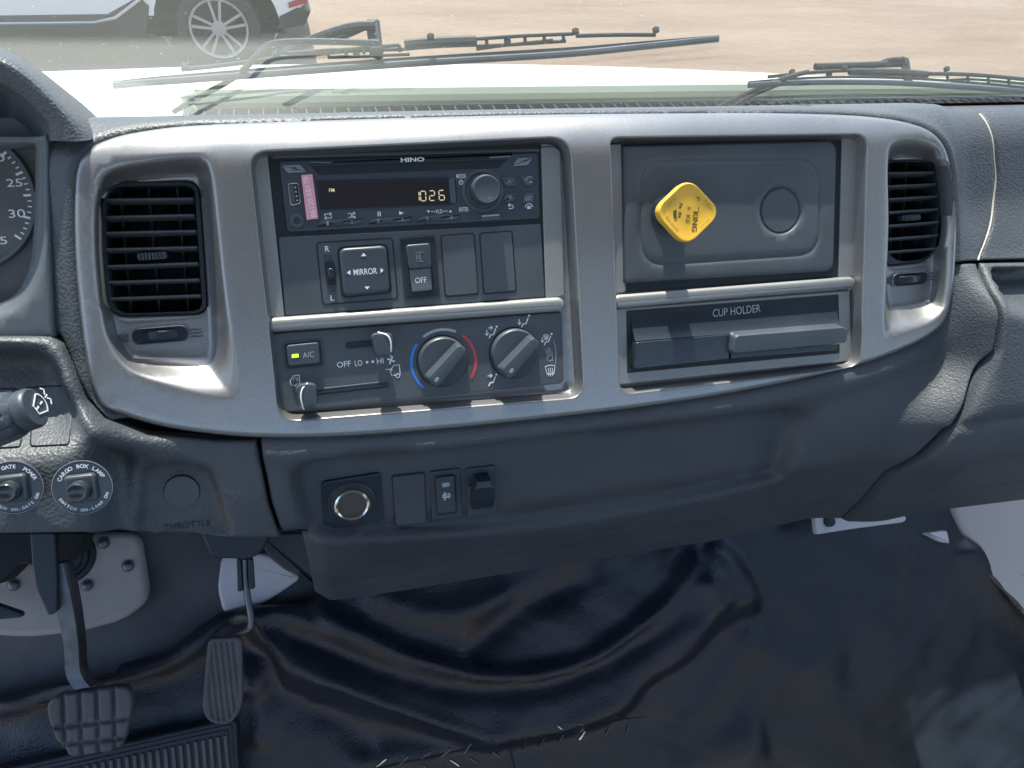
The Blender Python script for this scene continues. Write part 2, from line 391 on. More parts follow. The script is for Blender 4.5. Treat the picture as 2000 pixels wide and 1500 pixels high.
# ================================================================ ground, truck body
ground_mat = bpy.data.materials.new('dirt_lot'); ground_mat.use_nodes = True
def _ground():
    N = ground_mat.node_tree.nodes; L = ground_mat.node_tree.links; b = N['Principled BSDF']; b.inputs['Roughness'].default_value = .95
    tc = N.new('ShaderNodeTexCoord'); mp = N.new('ShaderNodeMapping'); mp.inputs['Scale'].default_value = (.5, 2.2, 1); mp.inputs['Rotation'].default_value = (0, 0, rad(8))
    n = N.new('ShaderNodeTexNoise'); n.inputs['Scale'].default_value = .55; n.inputs['Detail'].default_value = 5; n.inputs['Roughness'].default_value = .6
    n2 = N.new('ShaderNodeTexNoise'); n2.inputs['Scale'].default_value = 9; n2.inputs['Detail'].default_value = 6
    L.new(tc.outputs['Object'], mp.inputs[0]); L.new(mp.outputs[0], n.inputs['Vector']); L.new(tc.outputs['Object'], n2.inputs['Vector'])
    cr = N.new('ShaderNodeValToRGB'); cr.color_ramp.elements[0].position = .3; cr.color_ramp.elements[0].color = (.135, .094, .068, 1)
    cr.color_ramp.elements[1].position = .72; cr.color_ramp.elements[1].color = (.22, .168, .125, 1)
    mm = N.new('ShaderNodeMath'); mm.operation = 'MULTIPLY_ADD'; mm.inputs[1].default_value = .22; L.new(n2.outputs[0], mm.inputs[0])
    m2 = N.new('ShaderNodeMath'); m2.operation = 'MULTIPLY'; m2.inputs[1].default_value = .85; L.new(n.outputs[0], m2.inputs[0]); L.new(m2.outputs[0], mm.inputs[2])
    L.new(mm.outputs[0], cr.inputs[0]); L.new(cr.outputs[0], b.inputs['Base Color'])
    bp = N.new('ShaderNodeBump'); bp.inputs['Distance'].default_value = .03; bp.inputs['Strength'].default_value = .5; L.new(n2.outputs[0], bp.inputs['Height']); L.new(bp.outputs[0], b.inputs['Normal'])
_ground()
g = link_mesh('ground', [(-300, -300, 0), (300, -300, 0), (300, 300, 0), (-300, 300, 0)], [(0, 1, 2, 3)], ground_mat, None, False); g['kind'] = 'structure'

truck = thing('truck', 'white truck seen from its cab, with bonnet, cowl and dusty windscreen ahead of the dashboard', 'truck', (0, .6, 1.0))
# bonnet: near edge along x at y = 1.0, far edge at y = 2.0, falling away to the sides
def bonnet():
    HF = Frame((0, 2.0, 2.0), (1, 0, 0), (0, 0, 1))
    far = [(-330, 180), (-120, 160), (100, 147), (300, 138), (520, 129), (900, 127), (1150, 134), (1460, 152), (1700, 170), (1900, 188), (2150, 215)]
    P = np.array([HF.at(x, y, 0) for x, y in far]); P = spl(P, False, 5)
    rows = []
    for k in range(15):
        t = k/14; y = 1.0+t
        rows.append([np.array([p[0]*(1-.06*t)/.94, y, 2.0+(-.338-.012*(p[0]/.9)**2)*(1-t)+p[1]*t+.018*math.sin(math.pi*t)]) for p in P])
    last = rows[-1]
    for dy, dz in ((.03, -.012), (.05, -.04), (.07, -.12), (.08, -.45)): rows.append([q+np.array([0, dy, dz]) for q in last])
    rows = [[r[0]+np.array([-.02, 0, -.02])]+[q for q in r]+[r[-1]+np.array([.02, 0, -.02])] for r in rows]
    rows = [[r[0]+np.array([0, 0, -.4])]+r+[r[-1]+np.array([0, 0, -.4])] for r in rows]
    rows = [[q+np.array([0, 0, -.03]) for q in rows[0]]]+rows
    MB().sheet(rows).build('bonnet', M_['paint'], truck)
bonnet()
CF = Frame((0, 0, 1.655), (1, 0, 0), (0, 1, 0)); cx_ = CF.at(366, 200)[0]
# cowl: a dark grille strip with a raised pale gasket behind it
mb = MB(); CY = 1.0
for x in np.arange(-.9, 1.5, .0165): mb.prism(box_uv((x, .925), .0016, .085), -.012, -.006, 0, Frame((0, 0, 1.669), (1, 0, 0), (0, 1, 0)))
mb.build('cowl_slats', M_['cowl'], truck)
MB().prism(box_uv((.3, .90), 2.6, .22), -.01, .0, .002, CF).build('cowl_grille', M_['black'], truck)
MB().tube([(cx_+.01, .988, 1.672), (1.6, .988, 1.672)], .013, 10).build('cowl_gasket', M_['edge'], truck)
MB().prism(rc(np.array([[-1.2, .80], [cx_, .80], [cx_, .985], [-1.2, .985]]), [.001, .03, .02, .001]), -.02, .012, .004, CF).build('cowl_side_panel', M_['paint'], truck)
WSF = Frame((0, .83, 1.70), (1, 0, 0), (0, -.72, .69))       # windscreen plane, its normal points up and forward
if WSF.ez[2] < 0: WSF.ez = -WSF.ez
lp = [WSF.wp(380, 214, .05), WSF.wp(362, 203, .05), WSF.wp(362, 190, .05), WSF.wp(385, 182, .05)]
MB().tube(spl(lp, False, 5), .004, 8).build('cowl_seal', M_['edge'], truck)
# windscreen
gm = bpy.data.materials.new('windscreen_glass'); gm.use_nodes = True
def _glass():
    N = gm.node_tree.nodes; L = gm.node_tree.links; N.remove(N['Principled BSDF']); out = N['Material Output']
    tr = N.new('ShaderNodeBsdfTransparent'); tr.inputs[0].default_value = (.93, .965, .93, 1)
    gl = N.new('ShaderNodeBsdfGlossy'); gl.inputs['Roughness'].default_value = .02
    lw = N.new('ShaderNodeFresnel'); lw.inputs[0].default_value = 1.35
    mx = N.new('ShaderNodeMixShader'); L.new(lw.outputs[0], mx.inputs[0]); L.new(tr.outputs[0], mx.inputs[1]); L.new(gl.outputs[0], mx.inputs[2])
    df = N.new('ShaderNodeBsdfTranslucent'); df.inputs[0].default_value = (.8, .84, .74, 1)
    dd = N.new('ShaderNodeBsdfDiffuse'); dd.inputs[0].default_value = (.8, .82, .74, 1); ad = N.new('ShaderNodeMixShader'); L.new(df.outputs[0], ad.inputs[1]); L.new(dd.outputs[0], ad.inputs[2])
    tc = N.new('ShaderNodeTexCoord'); n = N.new('ShaderNodeTexNoise'); n.inputs['Scale'].default_value = 330; n.inputs['Detail'].default_value = 3
    L.new(tc.outputs['Object'], n.inputs['Vector']); r = N.new('ShaderNodeMapRange'); r.inputs[1].default_value = .69; r.inputs[2].default_value = .76; r.inputs[3].default_value = 0; r.inputs[4].default_value = .35
    L.new(n.outputs[0], r.inputs[0])
    n2 = N.new('ShaderNodeTexNoise'); n2.inputs['Scale'].default_value = 5; n2.inputs['Detail'].default_value = 4; L.new(tc.outputs['Object'], n2.inputs['Vector'])
    r2 = N.new('ShaderNodeMapRange'); r2.inputs[1].default_value = .3; r2.inputs[2].default_value = .7; r2.inputs[3].default_value = .012; r2.inputs[4].default_value = .035; L.new(n2.outputs[0], r2.inputs[0])
    # dust, thicker on the driver's side to paint in a pale reflected veil
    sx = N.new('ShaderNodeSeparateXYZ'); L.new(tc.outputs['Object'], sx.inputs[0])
    rx = N.new('ShaderNodeMapRange'); rx.interpolation_type = 'SMOOTHSTEP'; rx.inputs[1].default_value = .25; rx.inputs[2].default_value = -.2; rx.inputs[3].default_value = .0; rx.inputs[4].default_value = DUST_VEIL_LEFT; L.new(sx.outputs[0], rx.inputs[0])
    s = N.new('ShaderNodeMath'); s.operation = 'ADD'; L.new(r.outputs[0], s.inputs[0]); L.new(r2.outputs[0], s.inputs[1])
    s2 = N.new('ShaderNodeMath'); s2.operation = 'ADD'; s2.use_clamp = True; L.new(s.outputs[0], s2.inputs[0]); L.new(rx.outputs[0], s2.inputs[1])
    # unwiped dusty strip along the bottom, whitened as the dash's reflected veil
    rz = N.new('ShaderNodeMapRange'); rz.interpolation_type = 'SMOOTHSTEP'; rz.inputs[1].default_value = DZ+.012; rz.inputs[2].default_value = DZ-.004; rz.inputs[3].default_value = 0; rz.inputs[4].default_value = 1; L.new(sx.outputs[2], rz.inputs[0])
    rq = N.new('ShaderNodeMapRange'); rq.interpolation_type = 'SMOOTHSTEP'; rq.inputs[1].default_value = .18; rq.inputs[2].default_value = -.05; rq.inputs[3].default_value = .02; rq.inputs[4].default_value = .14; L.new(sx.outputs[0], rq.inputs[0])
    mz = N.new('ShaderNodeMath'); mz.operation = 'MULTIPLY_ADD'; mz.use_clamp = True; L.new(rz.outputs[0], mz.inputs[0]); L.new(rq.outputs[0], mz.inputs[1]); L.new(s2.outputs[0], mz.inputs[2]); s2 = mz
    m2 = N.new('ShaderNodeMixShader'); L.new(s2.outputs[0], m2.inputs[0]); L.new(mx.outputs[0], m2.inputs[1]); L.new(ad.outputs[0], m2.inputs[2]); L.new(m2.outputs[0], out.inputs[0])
DUST_VEIL_LEFT = .07
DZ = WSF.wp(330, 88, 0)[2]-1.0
print('DZ', DZ)
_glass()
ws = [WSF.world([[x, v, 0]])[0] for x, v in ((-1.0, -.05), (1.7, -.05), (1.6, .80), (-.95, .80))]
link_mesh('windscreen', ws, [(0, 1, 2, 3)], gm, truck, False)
# cab shell behind and above the camera, unseen, added to shade and fill the dash (roof, doors with window openings, back wall, bench)
mb = MB()
def bx(mb, a, b):
    a = np.array(a, float); b = np.array(b, float); V = [(x, y, z) for x in (a[0], b[0]) for y in (a[1], b[1]) for z in (a[2], b[2])]
    return mb.add(V, [(0, 1, 3, 2), (4, 6, 7, 5), (0, 4, 5, 1), (2, 3, 7, 6), (0, 2, 6, 4), (1, 5, 7, 3)])
bx(MB(), (-.95, -.75, 2.28), (1.55, .27, 2.32)).build('roof', M_['trim_in'], truck, False)
mb = MB(); bx(mb, (-.95, -.80, 1.0), (1.55, -.76, 1.60)); bx(mb, (-.95, -.80, 2.18), (1.55, -.76, 2.32)); mb.build('rear_wall', M_['trim_in'], truck, False)
for x in (1.50,):
    mb = MB(); bx(mb, (x, -.76, .95), (x+.05, .75, 1.62)); bx(mb, (x, -.76, 1.62), (x+.05, -.55, 2.28)); mb.build('door', M_['trim_in'], truck, False)
mb = MB(); bx(mb, (-.95, -.80, .62), (1.55, .955, .66)); bx(mb, (1.48, -.76, .62), (1.50, .95, 1.0)); mb.build('cab_floor', M_['vinyl'], truck, False)
mb = MB(); bx(mb, (-1.0, .96, .5), (1.6, .98, 1.63)); mb.build('unseen_bulkhead', M_['black'], truck, False)  # unseen wall, added to block sunlit ground from reflecting in the vinyl
bench = thing('bench_seat', 'grey cloth bench seat behind the viewer, along the back of the cab', 'seat', (.3, -.4, 1.0))
mb = MB(); bx(mb, (-.85, -.62, 1.0), (1.45, -.12, 1.36)); mb.build('seat_cushion', M_['seat'], bench, False)
mb = MB(); bx(mb, (-.85, -.75, 1.36), (1.45, -.62, 1.7)); mb.build('backrest', M_['seat'], bench, False)

# ================================================================ dashboard
dash = thing('dashboard', 'black grained truck dashboard with a silver centre bezel, above the footwell', 'dashboard', DO)
VT, RT = .067, .042
def toproll(v):
    t = np.maximum(v-VT, 0); tm = .985*RT; a = RT-np.sqrt(np.maximum(RT**2-np.minimum(t, tm)**2, 1e-12))
    return -(a+np.maximum(t-tm, 0)*5.7)
def H(u, v):
    u = np.asarray(u, float); v = np.asarray(v, float); w = toproll(v)
    # the lower half swells towards the seats at both ends, then falls back under the bezel
    rt = ss((u-.316)/.03); s2 = ss((-.100-v)/.06); rs = ss((u-.315+.05*s2)/(.022+.04*s2)); lf = ss((-.325-u)/.03)
    w = w-rt*.012*ss((v+.03)/.06)                          # right pad sits a little back
    w = w+rs*.036*ss((-.018-v)/.055)
    w = w+.041*ss((-.316-u)/.028)*ss((-.066-v)/.034)-lf*.006*ss((v+.06)/.02)
    t = np.maximum(-.136-v, 0); w = w-.40*t*t/(t+.05)*(1-lf*.55)
    t2 = np.maximum(-.184-v, 0); w = w-.9*t2*t2/(t2+.010)*(1-lf)
    return w
def HQ(u, v): return H(u, v)
def P_(pts, n=6, closed=True): return spl(PH(pts, H), closed, n)

# ---- silver bezel
bez_px = [(146, 400), (150, 335), (166, 300), (200, 277), (270, 258), (400, 244), (700, 233), (1000, 225), (1250, 222), (1500, 221), (1680, 227), (1780, 243), (1830, 272), (1853, 330), (1863, 440),
          (1860, 550), (1845, 620), (1812, 655), (1740, 690), (1640, 722), (1450, 763), (1250, 795), (1000, 824), (800, 843), (620, 854), (470, 852), (330, 835), (235, 808), (192, 780), (172, 720), (158, 620), (148, 510)]
BEZ = resamp(ccw(P_(bez_px, 8)), .004)
def pocket(outer_px, inner_px, depth, spline=(True, True), ro=0, ri=0):
    o = P_(outer_px, 6) if spline[0] else rc(PH(outer_px, H), ro)
    iw = -depth
    i = PH(inner_px, lambda u, v: H(u, v)+iw); i = spl(i, True, 6) if spline[1] else rc(i, ri)
    o = resamp(ccw(o), .0022); i = resamp(ccw(i), .0022); lim = resamp(offs(o, .0035), .001)
    for k, p in enumerate(i):
        if sdf(p[None], o)[0] > -.0035: i[k] = lim[np.argmin(((lim-p)**2).sum(1))]
    return dict(o=o, i=i, d=depth)
PV1 = pocket([(190, 400), (196, 355), (225, 328), (290, 312), (370, 303), (405, 307), (420, 340), (430, 420), (445, 560), (460, 660), (471, 740), (462, 774), (420, 778), (340, 757), (260, 725), (215, 672), (197, 600), (188, 500)],
             [(203, 430), (205, 385), (222, 362), (300, 354), (370, 350), (386, 362), (396, 450), (404, 560), (407, 650), (404, 680), (388, 692), (320, 695), (262, 696), (236, 688), (222, 640), (210, 560), (204, 490)], .020)
PV2 = pocket([(1722, 330), (1726, 285), (1745, 270), (1785, 271), (1820, 288), (1838, 325), (1848, 420), (1851, 520), (1843, 590), (1818, 628), (1770, 650), (1726, 664), (1716, 640), (1719, 560), (1724, 440)],
             [(1727, 350), (1733, 318), (1760, 311), (1800, 313), (1822, 330), (1832, 380), (1838, 450), (1836, 520), (1828, 560), (1812, 583), (1780, 590), (1745, 592), (1730, 588), (1726, 540), (1727, 440)], .018)
PR1 = pocket([(486, 298), (1108, 268), (1138, 775), (545, 822)], [(493, 303), (1097, 275), (1122, 762), (552, 810)], .013, (False, False), [.011, .014, .012, .012], [.008, .010, .009, .009])
PR2 = pocket([(1184, 270), (1686, 263), (1676, 716), (1205, 770)], [(1192, 277), (1676, 270), (1664, 703), (1213, 756)], .013, (False, False), [.007, .010, .012, .010], [.005, .008, .009, .008])
for q in (PR1, PR2): q['i'] = offs(q['o'], .0034)
POCK = [PV1, PV2, PR1, PR2]
zl = lambda L: [(x*.4, 250+y*.4) for x, y in L]
z4 = lambda L: [(1160+x*.4, 200+y*.4) for x, y in L]
VO1 = rc(PX(zl([(500, 262), (975, 258), (1018, 908), (522, 922), (488, 560)]), -.0150), [.016, .008, .008, .012, .05])
VO2 = rc(PX(z4([(1408, 280), (1662, 282), (1698, 520), (1655, 770), (1424, 800), (1416, 520)]), -.0130), [.004, .014, .05, .012, .004, .05])
def h_bezel(u, v):
    w = H(u, v)+.0045; Q = np.column_stack([u, v])
    for p in POCK:
        lo = p['o'].min(0)-.003; hi = p['o'].max(0)+.003; k = (u > lo[0]) & (u < hi[0]) & (v > lo[1]) & (v < hi[1])
        if not k.any(): continue
        do = -sdf(Q[k], p['o']); di = sdf(Q[k], p['i']); t = np.where(do <= 0, 0, np.where(di <= 0, 1, do/np.maximum(do+di, 1e-9)))
        w[k] -= p['d']*ss(t)
    # a soft swell across the face between the two modules
    return w
mid = []
for p in POCK:
    mid += [p['o'], p['i']]
for p in (PR1, PR2): mid += [offs(p['o'], q) for q in (.0005, .001, .0015, .0020, .0025, .0030)]+[offs(p['o'], -.001)]
for p in (PV1, PV2): mid += [offs(p['o'], .0015), offs(p['o'], .003), offs(p['i'], -.0012)]
relief('bezel', BEZ, h_bezel, .0055, M_['silver'], dash, holes=[VO1, VO2], rings=mid, fine=[(p['o'], p['i'], .0022) for p in (PV1, PV2)], edge=.0042, skirt=.014)

# ---- padded top and surround
seamA = [(104, 640), (122, 662), (146, 718), (172, 775), (215, 822)]                     # against the knee panel
seamR = [(1800, 620), (1862, 512), (1916, 508), (2000, 506), (2260, 503)]                # above the swelling right side
uvTL = np.array([-.338, .135]); uvTR = np.array([.62, .135])
left_edge = PH([(92, 262), (93, 330), (97, 440), (102, 560), (104, 640)], H)
padL = np.vstack([[[-.3385, .135]], [[left_edge[0][0], .105]], left_edge, PH(seamA[1:], H), PH([(600, 800), (1500, 700)], H), PH(seamR, H), [[.60, .02], [.60, .135]]])
hole = offs(BEZ, .0022)
ln_st = PH([(1928, 243), (1943, 300), (1946, 360), (1938, 430), (1913, 508)], H)
ln_st[0][1] += .01; ln_st = spl(ln_st, False, 8)
def h_pad(u, v):
    w = H(u, v); d, _, _ = pdist(np.column_stack([u, v]), ln_st); w = w-.0022*np.exp(-(d/.0016)**2)
    # raised welt around the bezel
    db = sdf(np.column_stack([u, v]), BEZ); w = w+.0035*np.exp(-((db-.003)/.004)**2)*ss((v+.09)/.05)
    return w
class OpenRing(np.ndarray): is_open = True
def openring(a): return np.asarray(a).view(OpenRing)
relief('top_pad', padL, h_pad, .006, M_['pad'], dash, holes=[hole], rings=[offs(BEZ, -.003), offs(BEZ, -.007), offs(ln_st[:40], .0)] if False else [offs(BEZ, -.003), offs(BEZ, -.007)], fine=[(np.vstack([ln_st+[.006, 0], (ln_st-[.006, 0])[::-1]]), None, .0015)], edge=.002, skirt=.012)
# ---- knee panel (driver's side)
knee = PH([(-200, 652), (60, 652), (104, 653), (126, 668), (150, 720), (174, 778), (205, 815), (290, 845), (420, 858), (503, 858), (510, 900), (526, 985), (550, 1054)], lambda u, v: H(u, v))
knee = np.vstack([knee, PH([(300, 1052), (150, 1056), (-200, 1062)], H)])
kp = dict(o=resamp(ccw(spl(PH([(-420, 668), (-100, 668), (60, 668), (105, 678), (128, 710), (150, 760), (182, 820), (230, 862), (262, 890), (268, 960), (266, 1090), (262, 1180), (-100, 1180), (-420, 1180)], H), True, 4)), .004),
          i=resamp(ccw(spl(PH([(-420, 700), (-100, 700), (50, 702), (85, 712), (108, 740), (130, 790), (160, 850), (196, 890), (212, 920), (216, 980), (216, 1090), (212, 1170), (-100, 1170), (-420, 1170)], H), True, 4)), .004))
th = dict(o=resamp(ccw(spl(PH([(262, 960), (268, 915), (300, 902), (370, 904), (412, 915), (430, 950), (450, 1010), (460, 1042), (440, 1052), (275, 1052)], H), True, 5)), .003),
          i=resamp(ccw(spl(PH([(292, 965), (298, 930), (320, 915), (370, 914), (398, 925), (410, 955), (426, 1010), (432, 1034), (420, 1044), (300, 1044)], H), True, 5)), .003))
def h_knee(u, v):
    w = H(u, v).copy(); Q = np.column_stack([u, v])
    for p, d in ((kp, .011), (th, .009)):
        do = -sdf(Q, p['o']); di = sdf(Q, p['i']); t = np.where(do <= 0, 0, np.where(di <= 0, 1, do/np.maximum(do+di, 1e-9)))
        if p is kp:                                       # the recess runs out flush on the throttle side
            t = t*ss((-.300-u)/.02)
        w = w-d*ss(t)
    d, par, _ = pdist(Q, rim_l); w = w+.012*np.exp(-(d/.010)**2)*ss((1-par)*5)
    return w
rim_l = spl(PH([(-420, 672), (-100, 672), (40, 670), (108, 684), (138, 730), (160, 790), (200, 838), (290, 866), (400, 880)], H), False, 6)
relief('knee_panel', offs(ccw(knee), .0008), h_knee, .005, M_['pad_coarse'], dash, fine=[(th['o'], th['i'], .0025), (kp['o'], kp['i'], .003)], edge=.0035, skirt=.012)
# ---- lower centre panel
cen = PH([(506, 850), (700, 843), (1000, 818), (1250, 788), (1450, 757), (1640, 717), (1740, 684), (1806, 650), (1838, 612), (1857, 545), (1866, 514), (1913, 512), (1938, 572), (1958, 640), (1952, 685), (1902, 758), (1742, 924), (1690, 985), (1652, 1018)], H)
cen = np.vstack([cen, PH([(1400, 1062), (1000, 1126), (720, 1172), (645, 1181), (614, 1176), (600, 1110), (588, 1058), (552, 1055), (528, 985), (512, 900)], H)])
cp = dict(o=resamp(ccw(spl(PH([(556, 930), (575, 905), (620, 895), (800, 882), (1000, 860), (1300, 826), (1500, 800), (1600, 789), (1616, 800), (1598, 850), (1556, 912), (1520, 945), (1300, 1000), (1000, 1048), (700, 1062), (600, 1062), (572, 1020)], H), True, 5)), .003),
          i=resamp(ccw(spl(PH([(600, 940), (624, 910), (720, 900), (850, 886), (1000, 869), (1300, 835), (1500, 810), (1534, 806), (1546, 822), (1545, 880), (1534, 922), (1500, 936), (1300, 975), (1000, 1022), (720, 1045), (650, 1042), (618, 1010)], H), True, 5)), .003))
box_top = PH([(590, 1062), (760, 1046), (1000, 1020), (1300, 968), (1500, 930), (1640, 905), (1780, 850)], H)
gro = [spl(PH([(650, 1150), (1000, 1092), (1400, 1030), (1655, 985)], H), False, 6), spl(PH([(648, 1128), (1000, 1072), (1400, 1008), (1670, 962)], H), False, 6), spl(PH([(1100, 1078), (1118, 1060), (1130, 1030)], H), False, 4)]
def h_cen(u, v):
    w = H(u, v).copy(); Q = np.column_stack([u, v]); db = sdf(Q, BEZ); w = w-.002+.0055*np.exp(-((db-.010)/.0095)**2)*(1-ss((u-.25)/.05)*.6)
    do = -sdf(Q, cp['o']); di = sdf(Q, cp['i']); t = np.where(do <= 0, 0, np.where(di <= 0, 1, do/np.maximum(do+di, 1e-9))); w = w-.020*ss(t)
    d, _, sg = pdist(Q, spl(box_top, False, 5)); sgn = np.where(sg > 0, 1, -1); below = ss((-sgn*d+.010)/.030)
    w = w-.004*below
    ul = PH([(590, 1100)], H)[0][0]
    for gl in gro:
        d, _, _ = pdist(Q, gl); w = w-.0013*np.exp(-(d/.0016)**2)
    # left end of the lower box turns back
    w = w-.02*ss((ul+.020-u)/.024)*ss((-.172-v)/.012)
    return w
relief('centre_panel', offs(ccw(cen), .0008), h_cen, .0055, M_['pad_fine'], dash, rings=[], fine=[(cp['o'], cp['i'], .0028)]+[(np.vstack([gl+[0, .004], (gl-[0, .004])[::-1]]), None, .0018) for gl in gro], edge=.003, skirt=.015)
# ---- glovebox side
glo = PH([(1917, 512), (1942, 572), (1962, 640), (1956, 688), (1906, 762), (1746, 927), (1694, 988), (1656, 1021)], H)
glo = np.vstack([glo, PH([(1800, 1003), (2000, 978), (2300, 940), (2300, 506)], H)])
gp = dict(o=resamp(ccw(spl(PH([(1936, 523), (1990, 522), (2260, 522), (2260, 622), (2000, 614), (1975, 596), (1950, 560)], H), True, 5)), .003),
          i=resamp(ccw(spl(PH([(1958, 532), (2000, 531), (2250, 531), (2250, 602), (2010, 598), (1988, 580), (1968, 555)], H), True, 5)), .003))
ggr = [spl(PH([(1830, 842), (1870, 835), (1950, 822), (2240, 790)], H), False, 5)]
ggr2 = [spl(PH([(1640, 988), (1800, 966), (2240, 905)], H), False, 5), spl(PH([(1620, 1008), (1800, 985), (2240, 925)], H), False, 5)]
def h_glo(u, v):
    w = H(u, v).copy(); Q = np.column_stack([u, v]); do = -sdf(Q, gp['o']); di = sdf(Q, gp['i']); t = np.where(do <= 0, 0, np.where(di <= 0, 1, do/np.maximum(do+di, 1e-9))); w = w-.024*ss(t)
    d, pa, _ = pdist(Q, ggr[0]); w = w-.003*np.exp(-(d/.003)**2)*ss(pa*6)
    for q in ggr2: d, _, _ = pdist(Q, q); w = w-.0014*np.exp(-(d/.002)**2)
    return w
relief('glovebox_panel', offs(ccw(glo), .0008), h_glo, .0055, M_['pad_fine'], dash, fine=[(gp['o'], gp['i'], .003)]+[(np.vstack([q+[0, .005], (q-[0, .005])[::-1]]), None, .002) for q in ggr+ggr2], edge=.0035, skirt=.015)
# pale stitched edge where pad and glovebox side meet the centre
mb = MB(); q = ln_st; W = H(q[:, 0], q[:, 1]); mb.tube(DASH.world(np.column_stack([q, W-.0012])), .0008, 6); mb.build('welt_cord', M_['thread'], dash)
# dark shell behind the seams
sh = np.array([[-.60, -.28], [.62, -.28], [.62, .10], [-.34, .10], [-.34, -.05], [-.60, -.05]])
sh = np.vstack([PH([(-200, 1040), (540, 1040), (610, 1060), (640, 1165), (1000, 1105), (1640, 1000), (2260, 930), (2260, 300), (1900, 300)], H), [[.25, .085], [-.33, .085]], PH([(110, 300), (115, 650), (-200, 670)], H)])
relief('inner_shell', sh, lambda u, v: H(u, v)-.036, .012, M_['black'], dash, holes=[offs(BEZ, .003)], skirt=.0)
# closing surface under the dash so that no light leaks through
ub = MB(); top = PH([(x, 1046) for x in range(-250, 540, 30)]+[(540, 1048), (600, 1050), (640, 1165)]+[(x, 1165-(x-640)*.159) for x in range(700, 1640, 40)]+[(x, 1006-(x-1640)*.1075) for x in range(1640, 2301, 40)], H)
rows = []
for dz, dy in ((0, 0), (0, .05), (.0, .12), (.1, .25)):
    r = []
    for p in top:
        q = DASH.world([[p[0], p[1], H(np.array([p[0]]), np.array([p[1]]))[0]-.014]])[0]; r.append(q+np.array([0, dy, dz]))
    rows.append(r)
ub.sheet(rows).build('underside', M_['black'], dash)
# top of the dash running forward to the windscreen
r0 = [DASH.world([[u, .108, H(np.array([0.]), np.array([.108]))[0]-.004]])[0] for u in np.linspace(-.345, .62, 20)]
MB().sheet([r0, [p+np.array([0, .12, -.07]) for p in r0], [np.array([p[0], .80, 1.62]) for p in r0]]).build('defroster_shelf', M_['pad'], dash)
mb = MB(); bx(mb, (-.93, .50, 1.50), (-.15, .82, 1.60)); bx(mb, (-.93, .40, 1.50), (-.52, .52, 1.78)); mb.build('sun_block_box', M_['black'], dash, False)  # boxes added below the hood to stop sun leaking onto the pedals

# ================================================================ modules set into the dash
z2 = lambda L: [(480+x*.34, 260+y*.34) for x, y in L]
z3 = lambda L: [(500+x*.33, 580+y*.33) for x, y in L]
zc = lambda L: [(560+x*.27, 850+y*.27) for x, y in L]
zk = lambda L: [(x*.28, 700+y*.28) for x, y in L]
zs = lambda L: [(x*.13333, 860+y*.13333) for x, y in L]
zy = lambda L: [(1260+x*.11335, 330+y*.11335) for x, y in L]
zr = lambda L: [(840+x*.12, 300+y*.12) for x, y in L]
def one(f, x, y): return f([(x, y)])[0]
WB = -.0085                                                # floor of the two silver pockets
# ---- silver strips and cross bars (fixed parts of the dashboard)
for pts in ([(490, 318), (498, 302), (522, 300), (556, 619), (522, 622)], [(1057, 287), (1084, 286), (1095, 296), (1103, 578), (1066, 583)],
            [(1190, 282), (1214, 281), (1223, 570), (1198, 574)], [(1645, 268), (1668, 268), (1674, 276), (1668, 541), (1638, 544)]):
    PRI('trim_strip', pts, WB-.002, WB+.0022, M_['silver_trim'], dash, r=.0012, bev=.0008)
PRI('crossbar', [(519, 622), (1102, 580), (1107, 607), (523, 650)], WB-.002, -.0012, M_['silver_trim'], dash, r=.003, bev=.0032)
PRI('crossbar', [(1199, 577), (1671, 540), (1674, 561), (1201, 604)], WB-.002, -.0012, M_['silver_trim'], dash, r=.003, bev=.0028)

